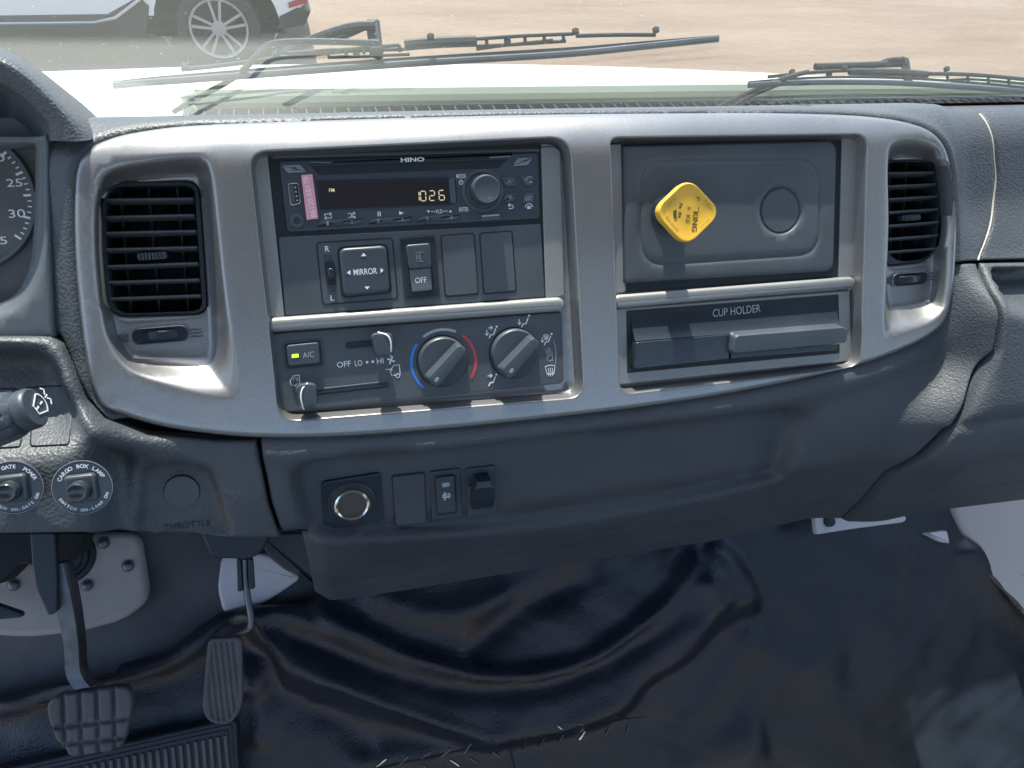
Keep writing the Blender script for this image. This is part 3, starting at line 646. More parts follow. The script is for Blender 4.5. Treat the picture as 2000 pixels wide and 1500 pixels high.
# ---- vents
def vent(label, out_uv, frame_px, inner_px, w0, slats, vanes, knob, wheel, wheel_w, icons, mats):
    c = out_uv.mean(0); t = thing('air_vent', label, 'air vent', DASH.world([[c[0], c[1], w0]])[0], 'air vents at the ends of the bezel')
    o = resamp(ccw(offs(ccw(out_uv), .0006)), .003); k = len(o)
    inn = ccw(rc(PX(inner_px, w0), [.010, .005, .006, .008, .05][:len(inner_px)]))
    # match counts by angle
    def ang(P, c=c):
        a = np.unwrap(np.arctan2(P[:, 1]-c[1], P[:, 0]-c[0])); th = np.linspace(-math.pi, math.pi, 97)[:-1]; R = []
        for q in th:
            d = np.array([math.cos(q), math.sin(q)]); best = 1
            A = P-c; B = np.roll(P, -1, 0)-c; e = B-A; den = d[0]*e[:, 1]-d[1]*e[:, 0]; den = np.where(abs(den) < 1e-14, 1e-14, den)
            tt = (A[:, 0]*e[:, 1]-A[:, 1]*e[:, 0])/den; uu = (A[:, 0]*d[1]-A[:, 1]*d[0])/den
            ok = (tt > 0) & (uu >= -1e-6) & (uu <= 1+1e-6); R.append(c+d*(tt[ok].min() if ok.any() else .01))
        return np.array(R)
    oo = ang(resamp(o, .001)); ii = ang(resamp(inn, .001)); z = lambda P, w: DASH.world(np.column_stack([P, np.full(len(P), w)]))
    MB().loft([z(oo, w0-.05), z(oo, w0-.001), z(oo*.93+ii*.07, w0), z(ii*.9+oo*.1, w0), z(ii, w0-.0012), z(ii, w0-.05)], False, False).build('frame', M_['gloss'], t)
    PRI('duct', offs(oo, -.001), w0-.062, w0-.05, M_['black'], t, uv=True, bev=0)
    mb = MB()
    for (xa, ya, xb, yb) in slats:
        a = DASH.at(xa, ya, w0); b = DASH.at(xb, yb, w0); n = 14; L = []
        prof = [(-.0002, .0006), (.0008, .0004), (.0011, -.0006), (-.0006, -.014), (-.0022, -.014), (-.0010, -.0006)]
        for s_ in (0, 1):
            p = a if s_ == 0 else b; L.append(DASH.world([[p[0], p[1]+dv, w0+.0002+dw] for dv, dw in prof]))
        mb.loft(L)
    mb.build('slats', M_['grey'], t)
    mb = MB()
    for (xa, ya, xb, yb) in vanes:
        a = DASH.at(xa, ya, w0-.018); b = DASH.at(xb, yb, w0-.018)
        mb.loft([DASH.world([[p[0]-.0006, p[1], w0-.018], [p[0]+.0006, p[1], w0-.018], [p[0]+.0006, p[1], w0-.034], [p[0]-.0006, p[1], w0-.034]]) for p in (b, a)])
    mb.build('vanes', M_['grey'], t)
    # ribbed direction tab
    mb = MB(); p = DASH.at(*knob, w0+.002); s_ = DASH.scale(*knob, w0); hw = wheel_w*.22*s_
    for i in range(7): x = p[0]-hw+i*hw/3.5; mb.prism(box_uv((x, p[1]), hw*.20, .0042), w0-.004, w0+.0035-.0002*abs(i-3), .0004)
    mb.prism(rc(box_uv((p[0], p[1]), hw*2.5, .0048), .002), w0-.006, w0+.0012, .001).build('direction_tab', M_['plastic'], t)
    # thumbwheel in its slot under the slats
    ws_ = w0-.0005; cx, cy = wheel; c = DASH.at(cx, cy, ws_); s_ = DASH.scale(cx, cy, ws_); W = wheel_w*s_; Hh = W*.29
    sl = rc(box_uv(c, W, Hh), Hh*.45); MB().prism(sl, ws_-.003, ws_+.0005, .0003).build('wheel_slot', M_['black'], t)
    rim = MB(); so_ = resamp(sl, .0006); P1 = offs(ccw(so_), -.0008); P0 = offs(ccw(so_), 0)
    rim.loft([z(P1, ws_-.001), z(P1, ws_+.0006), z(P0, ws_+.0014), z(P0, ws_)], False, False).build('slot_rim', mats['silver'], t)
    o_ = DASH.world([[c[0], c[1]-Hh*.30, ws_-W*.36]])[0]; L = []
    R = W*.50; n = 72
    for hh in (0, Hh*.08, Hh*.52, Hh*.60):
        r_ = R*(.96 if hh in (0, Hh*.60) else 1)
        L.append([o_+DASH.ey*hh+(DASH.ex*math.cos(2*math.pi*i/n)+DASH.ez*math.sin(2*math.pi*i/n))*r_*(1+.012*((i//2) % 2)) for i in range(n)])
    MB().loft(L).build('thumbwheel', M_['gloss'], t)
    mb = MB()
    for q in icons: STR(mb, q[0], q[1], q[2], q[3], 1.6, w0-.0002, h=.0003)
    mb.build('embossed_marks', M_['grey'], t)
    return t
XB = [[(-.5, -.5), (.5, -.5), (.5, .5), (-.5, .5), (-.5, -.5)], [(-.5, -.5), (.5, .5)], [(-.5, .5), (.5, -.5)]]
WV = [[(-.6, y), (-.2, y+.12), (.1, y), (.6, y+.1)] for y in (-.35, 0, .35)]
sl1 = [(208, 391, 378, 389), (207, 425, 380, 421), (207, 456, 383, 452), (208, 488, 385, 484), (210, 521, 387, 515), (212, 552, 389, 547), (216, 584, 392, 578)]
vn1 = [(234, 372, 256, 612), (290, 370, 312, 612), (346, 368, 368, 608)]
vent('left air vent with glossy black slats, ribbed tab catching the sun, near the speedometer', VO1, None, zl([(520, 286), (948, 282), (988, 893), (560, 907), (512, 560)]), -.0140, sl1, vn1, (296, 500), (314, 654), 108,
     [(XB, 242, 661, 15), (WV, 383, 652, 20)], M_)
sl2 = [(1726, 339, 1824, 337), (1727, 365, 1828, 360), (1728, 390, 1830, 384), (1728, 416, 1831, 409), (1729, 442, 1832, 434), (1729, 468, 1831, 460), (1729, 493, 1827, 486)]
vn2 = [(1738, 320, 1740, 512), (1772, 318, 1758, 512), (1804, 318, 1790, 508)]
vent('right air vent with narrow black slats at the passenger end of the silver bezel', VO2, None, z4([(1416, 290), (1655, 292), (1688, 520), (1648, 762), (1426, 790)]), -.0120, sl2, vn2, (1783, 425), (1776, 545), 66,
     [(XB, 1734, 548, 10), (WV, 1822, 541, 14)], M_)

# ---- radio
WR = -.0062
PRI('radio_opening', [(521, 293), (1057, 279), (1067, 581), (556, 618)], WB-.003, WB+.0006, M_['black'], dash, bev=0)
rd = thing('radio', 'black radio with lit display, CD slot and round volume knob, above the mirror switches', 'radio', DASH.wp(800, 375, WR))
PRI('faceplate', z2([(188, 158), (1682, 112), (1692, 492), (238, 570)]), WB-.02, WR, M_['plastic'], rd, r=.003, bev=.0012)
PRI('top_bar', z2([(150, 122), (1690, 86), (1692, 106), (152, 146)]), WB-.02, WR-.0012, M_['grey'], rd, bev=.0008)
PRI('slot_lip', z2([(355, 166), (1540, 118), (1500, 152), (372, 190)]), WR-.001, WR+.0012, M_['gloss'], rd, r=.0008, bev=.0006)
PRI('disc_slot', z2([(372, 190), (1502, 150), (1455, 200), (420, 240)]), WR-.001, WR+.0003, M_['black'], rd, bev=.0001)
mb = MB(); POLY(mb, z2([(360, 166), (500, 166), (480, 172), (365, 170)]), WR+.0013); POLY(mb, z2([(1400, 138), (1525, 130), (1515, 137), (1402, 144)]), WR+.0013); mb.build('slot_highlight_strip', M_['silverkey'], rd)
TX(MB(), 'HINO', *one(z2, 958, 152), 46, 8.4, WR+.0013, bold=.03).build('maker_lettering', M_['white'], rd)
k = PRI('eject_button', z2([(208, 184), (312, 180), (352, 224), (240, 229)]), WR-.001, WR+.0014, M_['silverkey'], rd, r=.001, bev=.0005)
mb = MB(); POLY(mb, z2([(264, 206), (294, 205), (278, 190)]), WR+.0014); POLY(mb, z2([(266, 213), (297, 211), (297, 215), (266, 217)]), WR+.0014); mb.build('eject_mark', M_['plastic'], k)
k = PRI('function_button', z2([(1562, 144), (1652, 138), (1622, 183), (1534, 190)]), WR-.001, WR+.0014, M_['silverkey'], rd, r=.0012, bev=.0005)
TX(MB(), 'FUNC', *one(z2, 1598, 158), 17, 6.5, WR+.0014).build('lettering', M_['plastic'], k)
us = PRI('usb_port', z2([(240, 288), (304, 284), (318, 404), (258, 420)]), WR-.001, WR+.0008, M_['chrome'], rd, r=.002, bev=.0004)
PRI('usb_hollow', z2([(248, 294), (298, 291), (310, 402), (264, 411)]), WR-.001, WR+.0010, M_['black'], us, r=.0012, bev=0)
PRI('usb_tongue', z2([(250, 298), (272, 296), (286, 402), (266, 408)]), WR-.001, WR+.0013, M_['grey'], us, bev=0)
mb = MB()
for i in range(4): mb.prism(circ(DASH.at(*one(z2, 284+i*4, 312+i*25), WR+.001), .0006, 12), WR, WR+.0013)
mb.build('usb_contacts', M_['greyprint'], us)
jx, jy = one(z2, 293, 503); jc = DASH.at(jx, jy, WR); jo = DASH.world([[*jc, WR]])[0]
MB().lathe(jo, DASH.ez, [(.0045, -.001), (.0045, .0008), (.0038, .0012), (.0022, .0011), (.0020, -.0015), (.0001, -.0015)], 28, False, False).build('aux_socket', M_['grey'], rd) if False else MB().lathe(jo, DASH.ez, [(.0045, -.001), (.0045, .0008), (.0038, .0012), (.0022, .0011), (.0020, -.0008), (.0001, -.0008)], 28).build('aux_socket', M_['grey'], rd)
ds = PRI('display', z2([(405, 268), (1165, 250), (1208, 262), (1212, 402), (1175, 414), (428, 442)]), WR-.001, WR+.0006, M_['gloss'], rd, r=.001, bev=.0004)
PRI('display_bevel', z2([(1166, 262), (1200, 258), (1210, 400), (1178, 402)]), WR, WR+.0012, M_['grey'], ds, bev=.0003)
PRI('display_glass', z2([(428, 292), (1160, 276), (1170, 404), (436, 434)]), WR, WR+.0009, M_['lens'], ds, bev=0)
WD = WR+.0010
SEG = {'a': ((.1, 1), (.9, 1)), 'b': ((1, .95), (1, .55)), 'c': ((1, .45), (1, .05)), 'd': ((.1, 0), (.9, 0)), 'e': ((0, .45), (0, .05)), 'f': ((0, .95), (0, .55)), 'g': ((.1, .5), (.9, .5))}
mb = MB()
for ch, x in (('bc', 968), ('abcdef', 1006), ('abged', 1057), ('afgedc', 1112)):
    c0 = DASH.at(*one(z2, x, 391-(x-968)*.04), WD); sc = DASH.scale(*one(z2, x, 360), WD)*.34
    for q in ch:
        a, b = [c0+np.array([p[0]*30+p[1]*1, p[1]*54])*sc for p in SEG[q]]; d = b-a; n = np.array([-d[1], d[0]])/np.linalg.norm(d)*sc*2.6; e = d*.06
        mb.prism(np.array([a-e*0, a+n+e, b+n-e, b, b-n-e, a-n+e]), WD-.0001, WD+.0001)
mb.build('digits', M_['lcd'], ds)
TX(MB(), 'FM', *one(z2, 494, 328), 10.5, 7, WD+.0001).build('band_lettering', M_['lcd'], ds)
mb = MB()
for a, b, c, d, e, f in ((405, 537, 440, 500, 682, 487), (695, 523, 732, 491, 965, 478), (977, 509, 1015, 479, 1238, 465)):
    kb = PRI('preset_button', z2([(a, b), (c, d), (e, f), (e-28, f+32)]), WR-.001, WR+.0009, M_['grey'], rd, r=.0012, bev=.0006)
    n0 = {405: '12', 695: '34', 977: '56'}[a]
    m3 = MB(); TX(m3, n0[0], *one(z2, a+65, b-19), 3.6, 7, WR+.0010); TX(m3, n0[1], *one(z2, a+205, b-26), 3.6, 7, WR+.0010); m3.build('lettering', M_['greyprint'], kb)
    m4 = MB(); q = (a+e)/2-10; yy = (b+f)/2+8
    m4.prism(PX(z2([(q-45, yy+8), (q-25, yy-12), (q+20, yy-15), (q+45, yy+3)]), WR+.001), WR+.0008, WR+.0012, .0003).build('rocker_ridge', M_['plastic'], kb)
TX(mb, 'MODE', *one(z2, 1237, 247), 18.5, 8, WR+.0001); TX(mb, 'ENTER', *one(z2, 1253, 438), 18.5, 8, WR+.0001); TX(mb, 'FLD', *one(z2, 1112, 450), 13, 7, WR+.0001)
arc = lambda a0, a1, r=.5, n=10: [(r*math.cos(rad(a0+(a1-a0)*i/n)), r*math.sin(rad(a0+(a1-a0)*i/n))) for i in range(n+1)]
STR(mb, [arc(-235, 55), [(0, .1), (0, .75)]], *one(z2, 1237, 283), 7.5, 1.5, WR+.0001)
STR(mb, [[(-.5, 0), (.5, 0)]], *one(z2, 1076, 451), 7, 1, WR+.0001); STR(mb, [[(-.5, 0), (.5, 0)]], *one(z2, 1148, 448), 7, 1, WR+.0001)
POLY(mb, z2([(1040, 445), (1058, 444), (1050, 458)]), WR+.0001); POLY(mb, z2([(1167, 455), (1185, 454), (1175, 441)]), WR+.0001)
POLY(mb, z2([(880, 448), (907, 459), (883, 470)]), WR+.0001); STR(mb, [[(-.25, -.5), (-.25, .5)], [(.25, -.5), (.25, .5)]], *one(z2, 766, 464), 8, 1.8, WR+.0001)
STR(mb, [[(-.5, 0), (-.5, .3), (.5, .3)], [(.5, 0), (.5, -.3), (-.5, -.3)], [(.3, .5), (.55, .3), (.3, .1)], [(-.3, -.5), (-.55, -.3), (-.3, -.1)]], *one(z2, 473, 476), 13, 1.2, WR+.0001)
STR(mb, [[(-.5, .3), (-.1, .3), (.2, -.3), (.5, -.3)], [(-.5, -.3), (-.1, -.3), (.2, .3), (.5, .3)], [(.35, .5), (.55, .3), (.35, .1)], [(.35, -.5), (.55, -.3), (.35, -.1)]], *one(z2, 608, 472), 13, 1.2, WR+.0001)
STR(mb, [[(-.2, .55), (-.5, .25), (-.2, -.0)], [(-.5, .25), (.2, .25), (.45, .05), (.45, -.2), (.2, -.4), (-.4, -.4)]], *one(z2, 1523, 421), 10, 1.6, WR+.0001)
STR(mb, [arc(20, 160, .55), [(-.55, .1), (-.45, .32)], [(.55, .1), (.45, .32)], [(-.22, -.1), (.22, -.1), (.15, .18), (-.15, .18), (-.22, -.1)], [(-.1, .04), (.1, .04)]], *one(z2, 1627, 428), 13, 2.0, WR+.0001)
mb.build('lettering', M_['white'], rd)
kx, ky = one(z2, 1385, 322); kc = DASH.world([[*DASH.at(kx, ky, WR+.010), WR]])[0]; ks = DASH.scale(kx, ky, WR)*.34
MB().lathe(kc+DASH.ex*-.0006+DASH.ey*.0, DASH.ez, [(118*ks, -.001), (118*ks, .0006), (112*ks, .0012), (100*ks, .0010), (94*ks, .0002)], 56).build('knob_ring', M_['grey'], rd)
kn = MB().lathe(kc, DASH.ez, [(84*ks, 0), (82*ks, .008), (78*ks, .0098), (72*ks, .0108), (60*ks, .0104), (0.0001, .0102)], 56).build('volume_knob', M_['plastic'], rd)
mb = MB(); TX(mb, 'SEL', *one(z2, 1405, 373), 9, 4.5, WR+.0104, rot=10); mb.build('worn_lettering', M_['dimprint'], kn)
for nm, pts, mt in (('seek_up_button', [(1465, 258), (1542, 251), (1562, 300), (1490, 306)], 'grey'), ('seek_down_button', [(1495, 353), (1566, 348), (1542, 391), (1474, 396)], 'grey'),
                    ('call_button', [(1578, 246), (1652, 240), (1652, 299), (1606, 301)], 'grey'), ('list_button', [(1606, 346), (1656, 342), (1658, 400), (1585, 402)], 'grey'), ('small_key', [(1350, 470), (1461, 462), (1461, 496), (1352, 503)], 'grey')):
    kb = PRI(nm, z2(pts), WR-.001, WR+.0012, M_[mt], rd, r=.0008, bev=.0006); m3 = MB(); cx, cy = np.mean(z2(pts), 0)
    if 'up' in nm: STR(m3, [[(-.4, -.4), (0, .4), (.4, -.4)]], cx, cy, 8, 1.1, WR+.0013)
    elif 'down' in nm: STR(m3, [[(-.4, .4), (0, -.4), (.4, .4)]], cx, cy-1, 8, 1.1, WR+.0013)
    elif 'call' in nm: STR(m3, [arc(60, 190, .6)], cx+3, cy, 11, 1.6, WR+.0013); POLY(m3, [(cx+1, cy+5), (cx+9, cy+4), (cx+5, cy+1)], WR+.0013)
    elif 'list' in nm: TX(m3, 'LIST', cx, cy+1, 13, 7, WR+.0013)
    else: POLY(m3, z2([(1354, 472), (1458, 465), (1456, 474), (1356, 482)]), WR+.0013)
    m3.build('mark', M_['greyprint'], kb)
st = thing('part_number_sticker', 'pink sticker with a part number stuck across the left of the radio', 'sticker', DASH.wp(607, 385, WR+.001))
PRI('sticker_sheet', z2([(318, 240), (383, 236), (416, 490), (350, 498)]), WR+.0006, WR+.0016, M_['pink'], st, bev=0)
TX(MB(), '86120-E0170', *one(z2, 367, 368), 80, 10.5, WR+.00165, rot=96.5, bold=.0).build('lettering', M_['pinktext'], st)

# ---- switch plate under the radio
WS_ = -.0064
sp = thing('mirror_switch_panel', 'black switch plate under the radio with mirror pad, OFF rocker and two blank covers', 'switch panel', DASH.wp(800, 530, WS_))
PRI('plate', z2([(186, 598), (1695, 521), (1720, 942), (228, 1050)]), WB-.02, WS_, M_['grey'], sp, r=.0015, bev=.0008)
def groove_frame(name, pts, w, parent, r, th=.0005, mt='black'):
    P = ccw(rc(PX(pts, w), r)); P = resamp(P, .0012); Q = offs(P, th*2)
    z = lambda A, ww: DASH.world(np.column_stack([A, np.full(len(A), ww)]))
    return MB().loft([z(P, w-.0005), z(P, w+.00025), z(Q, w+.00025), z(Q, w-.0005)], False, False).build(name, M_[mt], parent)
groove_frame('mirror_surround', z2([(402, 625), (846, 598), (878, 955), (438, 990)]), WS_, sp, .003)
mp_ = PRI('mirror_pad', z2([(536, 662), (808, 643), (832, 912), (560, 940)]), WS_-.001, WS_+.0052, M_['plastic'], sp, r=.003, bev=.0022)
PRI('pad_well', z2([(524, 654), (816, 634), (842, 920), (548, 950)]), WS_-.001, WS_+.0003, M_['black'], sp, r=.004, bev=0)
wq = WS_+.0053
mb = MB(); TX(mb, 'MIRROR', *one(z2, 687, 795), 46, 12, wq); POLY(mb, z2([(663, 708), (693, 706), (676, 688)]), wq); POLY(mb, z2([(682, 882), (712, 880), (698, 899)]), wq)
POLY(mb, z2([(601, 786), (602, 815), (580, 802)]), wq); POLY(mb, z2([(774, 775), (775, 804), (792, 788)]), wq); mb.build('lettering', M_['white'], mp_)
mb = MB(); TX(mb, 'R', *one(z2, 468, 665), 8.5, 11.5, WS_+.0001); TX(mb, 'L', *one(z2, 498, 947), 7, 11, WS_+.0001); mb.build('lettering', M_['white'], sp)
PRI('selector_slot', z2([(442, 700), (498, 696), (522, 910), (468, 914)]), WS_-.001, WS_+.0002, M_['plastic'], sp, r=.001, bev=0)
PRI('selector_well', z2([(452, 738), (508, 733), (522, 868), (466, 876)]), WS_-.001, WS_+.0004, M_['black'], sp, r=.0015, bev=0)
PRI('selector_slider', z2([(466, 776), (506, 772), (513, 834), (474, 838)]), WS_-.001, WS_+.0036, M_['gloss'], sp, r=.0008, bev=.0012)
rk = PRI('rocker_frame', z2([(884, 600), (1088, 584), (1120, 944), (912, 964)]), WS_-.001, WS_+.0012, M_['gloss'], sp, r=.001, bev=.0008)
PRI('rocker_well', z2([(906, 626), (1074, 612), (1100, 918), (932, 936)]), WS_, WS_+.0014, M_['black'], rk, r=.001, bev=0)
PRI('rocker_upper', z2([(918, 642), (1060, 630), (1070, 772), (938, 782)]), WS_, WS_+.0045, M_['plastic'], rk, r=.0015, bev=.0012)
PRI('rocker_lower', z2([(940, 783), (1062, 773), (1072, 902), (956, 914)]), WS_, WS_+.0034, M_['rubber'], rk, r=.0008, bev=.0006)
TX(MB(), 'OFF', *one(z2, 1006, 844), 23, 11, WS_+.0035).build('lettering', M_['white'], rk)
mb = MB(); STR(mb, [[(-.35, -.6), (-.45, .5), (-.1, .6), (.5, .6)], [(-.35, -.6), (.5, -.7)], [(.1, .6), (.1, -.6)], [(-.25, .2), (0, .2)], [(-.25, 0), (0, 0)], [(-.25, -.2), (0, -.2)]], *one(z2, 998, 710), 14, 1.2, WS_+.0046); mb.build('heated_mirror_mark', M_['dimprint'], rk)
for pts in ([(1115, 586), (1315, 570), (1342, 928), (1142, 944)], [(1338, 572), (1533, 558), (1558, 912), (1365, 928)]):
    groove_frame('cover_gap', z2(pts), WS_, sp, .0025); P = offs(ccw(rc(PX(z2(pts), WS_), .0028)), .0010)
    MB().prism(P, WS_-.001, WS_+.0005, .0004).build('blank_cover', M_['grey'], sp)

# ---- climate control
WC = -.0052
cc = thing('climate_control', 'dark grey heater control with two rotary knobs, sliders and a lit A/C button', 'climate control', DASH.wp(815, 705, WC))
cl = PRI('panel', z3([(84, 216), (1812, 88), (1822, 512), (138, 686)]), WB-.02, WC, M_['grey'], cc, r=[.001, .001, .004, .004], bev=.001)
PRI('button_surround', z3([(152, 265), (392, 240), (412, 416), (172, 436)]), WC-.001, WC+.0006, M_['plastic'], cc, r=.003, bev=.0004)
PRI('button_gap', z3([(166, 278), (380, 254), (396, 404), (184, 424)]), WC-.001, WC+.0008, M_['black'], cc, r=.002, bev=0)
ab = PRI('ac_button', z3([(178, 286), (372, 266), (382, 392), (190, 412)]), WC-.001, WC+.0030, M_['plastic'], cc, r=.0018, bev=.001)
TX(MB(), 'A/C', *one(z3, 310, 342), 22, 11.5, WC+.0031, rot=1.5, bold=0).build('lettering', M_['greyprint'], ab)
PRI('indicator_lamp', z3([(212, 341), (251, 337), (252, 356), (213, 361)]), WC, WC+.0033, M_['led'], ab, bev=0)
def slot(a, b, hpx):
    A = DASH.at(*a, WC); B = DASH.at(*b, WC); sc = DASH.scale(*a, WC); d = (B-A)/np.linalg.norm(B-A); n = np.array([-d[1], d[0]])*hpx*sc/2
    P = rc([A-n, B-n, B+n, A+n], hpx*sc*.45); MB().prism(offs(ccw(P), -.0009), WC-.001, WC+.0004, .0003).build('slider_surround', M_['grey'], cc)
    MB().prism(P, WC-.001, WC+.0006).build('slider_slot', M_['black'], cc)
    q = np.array([-d[1], d[0]])*hpx*sc*.12; MB().prism(np.array([A-q, B-q, B+q, A+q]), WC, WC+.0008).build('slider_track', M_['gloss'], cc)
slot(one(z3, 530, 286), one(z3, 740, 268), 13); slot(one(z3, 300, 573), one(z3, 785, 519), 11)
def slider(pts, line):
    WT = WC+.017; P = resamp(ccw(rc(PX(z3(pts), WT), .0035)), .0012); c = P.mean(0); z = lambda A, w: DASH.world(np.column_stack([A, np.full(len(A), w)]))
    L = [z(c+(P-c)*.60, WC), z(c+(P-c)*.72, WC+.004), z(c+(P-c)*.94, WC+.009), z(c+(P-c)*1.0, WC+.013), z(c+(P-c)*.98, WC+.0155), z(c+(P-c)*.90, WC+.0168), z(c+(P-c)*.6, WT), z(c+(P-c)*.2, WT)]
    k = MB().loft(L).build('slider_knob', M_['plastic'], cc)
    q = PX(z3(line), WT); m = MB(); q = spl(q, False, 4); ww = [WT-.0004+.0009*math.sin(math.pi*i/(len(q)-1))-.0022*abs(2*i/(len(q)-1)-1)**4 for i in range(len(q))]
    m.tube([DASH.world([[a[0], a[1], w_]])[0] for a, w_ in zip(q, ww)], .00055, 6).build('pointer_line', M_['white'], k)
slider([(678, 216), (812, 212), (822, 348), (700, 356)], [(724, 211), (775, 226), (796, 262), (800, 310), (798, 350)])
slider([(232, 540), (262, 516), (356, 510), (372, 640), (258, 670)], [(305, 513), (274, 545), (266, 590), (274, 640), (284, 668)])
mb = MB(); TX(mb, 'OFF', *one(z3, 520, 398), 27, 11.5, WC+.0001, rot=1.5); TX(mb, 'LO', *one(z3, 607, 391), 14.5, 11.5, WC+.0001, rot=1.5); TX(mb, 'HI', *one(z3, 735, 379), 13, 11, WC+.0001, rot=1.5)
for x, y in ((657, 386), (691, 383)): mb.prism(circ(DASH.at(*one(z3, x, y), WC), .0009, 16), WC-.0001, WC+.0002)
for i in range(4): a = rad(45+90*i); STR(mb, [[(0, 0), (.35*math.cos(a)-.1*math.sin(a), .35*math.sin(a)+.1*math.cos(a)), (.5*math.cos(a+.4), .5*math.sin(a+.4))]], *one(z3, 799, 374), 14, 3.2, WC+.0001)
TRK = [[(-.35, -.35), (-.45, .1), (-.1, .55), (.4, .55), (.4, -.35)], [(-.2, -.35), (.0, -.35)], arc(0, 360, .17, 14)]
def truck(mb, x, y, s, flip=1, th=1.3):
    L = [[(flip*a, b) for a, b in q] for q in TRK[:2]]+[[(flip*(a+.18), b-.42) for a, b in TRK[2]]]; return STR(mb, L, x, y, s, th, WC+.0001)
truck(mb, *one(z3, 232, 500), 22); STR(mb, [arc(-60, 200, .18)], *one(z3, 233, 488), 22, 1.2, WC+.0001)
truck(mb, *one(z3, 825, 440), 22); STR(mb, [[(-.8, .15), (-.1, .05)], [(-.3, .2), (-.1, .05), (-.3, -.1)]], *one(z3, 812, 432), 18, 1.3, WC+.0001)
SEAT = [[(.30, .30), (.05, -.25), (-.25, -.25), (-.42, -.55)]]
def man(mb, x, y, s, arrows=0):
    STR(mb, SEAT, x, y, s, 2.1, WC+.0001); sc = DASH.scale(x, y, WC); c = DASH.at(x, y, WC)+np.array([.42, .52])*s*sc; mb.prism(circ(c, s*sc*.11, 14), WC-.0001, WC+.0002)
    if arrows & 1: STR(mb, [[(-.45, .45), (-.02, .45)], [(-.2, .62), (0, .45), (-.2, .28)]], x, y, s, 1.5, WC+.0001)
    if arrows & 2: STR(mb, [[(-.62, .25), (-.62, -.25)], [(-.78, -.08), (-.62, -.28), (-.46, -.08)]], x, y, s, 1.5, WC+.0001)
man(mb, *one(z3, 1402, 208), 19, 3); man(mb, *one(z3, 1594, 144), 19, 2); man(mb, *one(z3, 1728, 250), 18, 2); man(mb, *one(z3, 1400, 492), 19, 1)
def defrost(mb, x, y, s): STR(mb, [[(-.5, .35), (-.35, -.4), (.35, -.4), (.5, .35), (.2, .45), (-.2, .45), (-.5, .35)], [(-.2, -.6), (-.15, -.1), (-.22, .2)], [(0, -.6), (.05, -.1), (-.02, .2)], [(.2, -.6), (.25, -.1), (.18, .2)]], x, y, s, 1.2, WC+.0001)
defrost(mb, *one(z3, 1742, 432), 19); defrost(mb, *one(z3, 1716, 236), 9)
mb.build('lettering', M_['white'], cc)
mb = MB(); TX(mb, 'USE', *one(z3, 1730, 313), 11, 6.5, WC+.0001, bold=0); TX(mb, 'WITH', *one(z3, 1735, 333), 13, 6, WC+.0001, bold=0); truck(mb, *one(z3, 1740, 365), 12, 1, .9)
STR(mb, [[(-.02, .5), (.04, .2), (.05, -.1), (.0, -.5)]], *one(z3, 1768, 328), 45, 1, WC+.0001); mb.build('grey_lettering', M_['greyprint'], cc)
def arcband(cx, cy, r0, r1, a0, a1, mt):
    c = DASH.at(cx, cy, WC); sc = DASH.scale(cx, cy, WC)*.33; n = 24; A = [rad(a0+(a1-a0)*i/n) for i in range(n+1)]; rm = (r0+r1)/2; hr = (r1-r0)/2
    P = [(rm+hr, a) for a in A]+[(rm, A[-1]+.02*(1 if a1 > a0 else -1))]+[(rm-hr, a) for a in A[::-1]]; P = np.array([c+np.array([math.cos(a), math.sin(a)])*r*sc for r, a in P])
    MB().prism(P, WC-.0001, WC+.0002).build('temperature_arc', M_[mt], cc)
kc_ = one(z3, 1112, 385)
arcband(*kc_, 183, 198, 141, 226, 'blue'); arcband(*kc_, 183, 198, 64, 124, 'greyprint'); arcband(*kc_, 183, 198, 50, -35, 'red')
def dial(cx, cy, rz, a, b, ind, name):
    WT = WC+.016; c = DASH.at(cx, cy, WC+.006); sc = DASH.scale(cx, cy, WC)*.33; o = DASH.world([[*c, WC]])[0]
    MB().lathe(o, DASH.ez, [(rz*1.05*sc, -.001), (rz*1.05*sc, .0003)], 60).build('knob_shadow_gap', M_['black'], cc)
    k = MB().lathe(o, DASH.ez, [(rz*sc, 0), (rz*sc, .0040), (rz*.97*sc, .0055), (rz*.92*sc, .0062), (rz*.80*sc, .0060), (.0001, .0060)], 60).build(name, M_['plastic'], cc)
    A = DASH.at(*one(z3, *a), WT); B = DASH.at(*one(z3, *b), WT); d = (B-A)/np.linalg.norm(B-A); n = np.array([-d[1], d[0]])
    w1 = rz*.30*sc; w2 = rz*.24*sc; P = resamp(ccw(rc([A-n*w1-d*.002, B-n*w2+d*.001, B+n*w2+d*.001, A+n*w1-d*.002], .0028)), .001); c2 = P.mean(0); z = lambda Q, w: DASH.world(np.column_stack([Q, np.full(len(Q), w)]))
    def sq(f): X = (P-c2); return c2+np.outer(X@d, d)*(1-(1-f)*.25)+np.outer(X@n, n)*f
    MB().loft([z(sq(1.25), WC+.004), z(sq(1.12), WC+.008), z(sq(1.02), WC+.0125), z(sq(.95), WC+.0150), z(sq(.82), WC+.0160), z(sq(.4), WC+.0163)]).build('grip', M_['plastic'], k)
    I = DASH.at(*one(z3, *ind), WT); h = 15*sc; q = rc([I-n*h*.6-d*h, I+n*h*.6-d*h, I+n*h*.6+d*h, I-n*h*.6+d*h][::1], h*.55)
    MB().prism(ccw(q), WT-.0006, WT+.0005, .0002).build('pointer', M_['silverkey'], k)
dial(*one(z3, 1112, 385), 146, (1055, 500), (1225, 305), (1070, 490), 'temperature_knob'); dial(*one(z3, 1541, 336), 141, (1490, 450), (1660, 262), (1512, 437), 'airflow_knob')

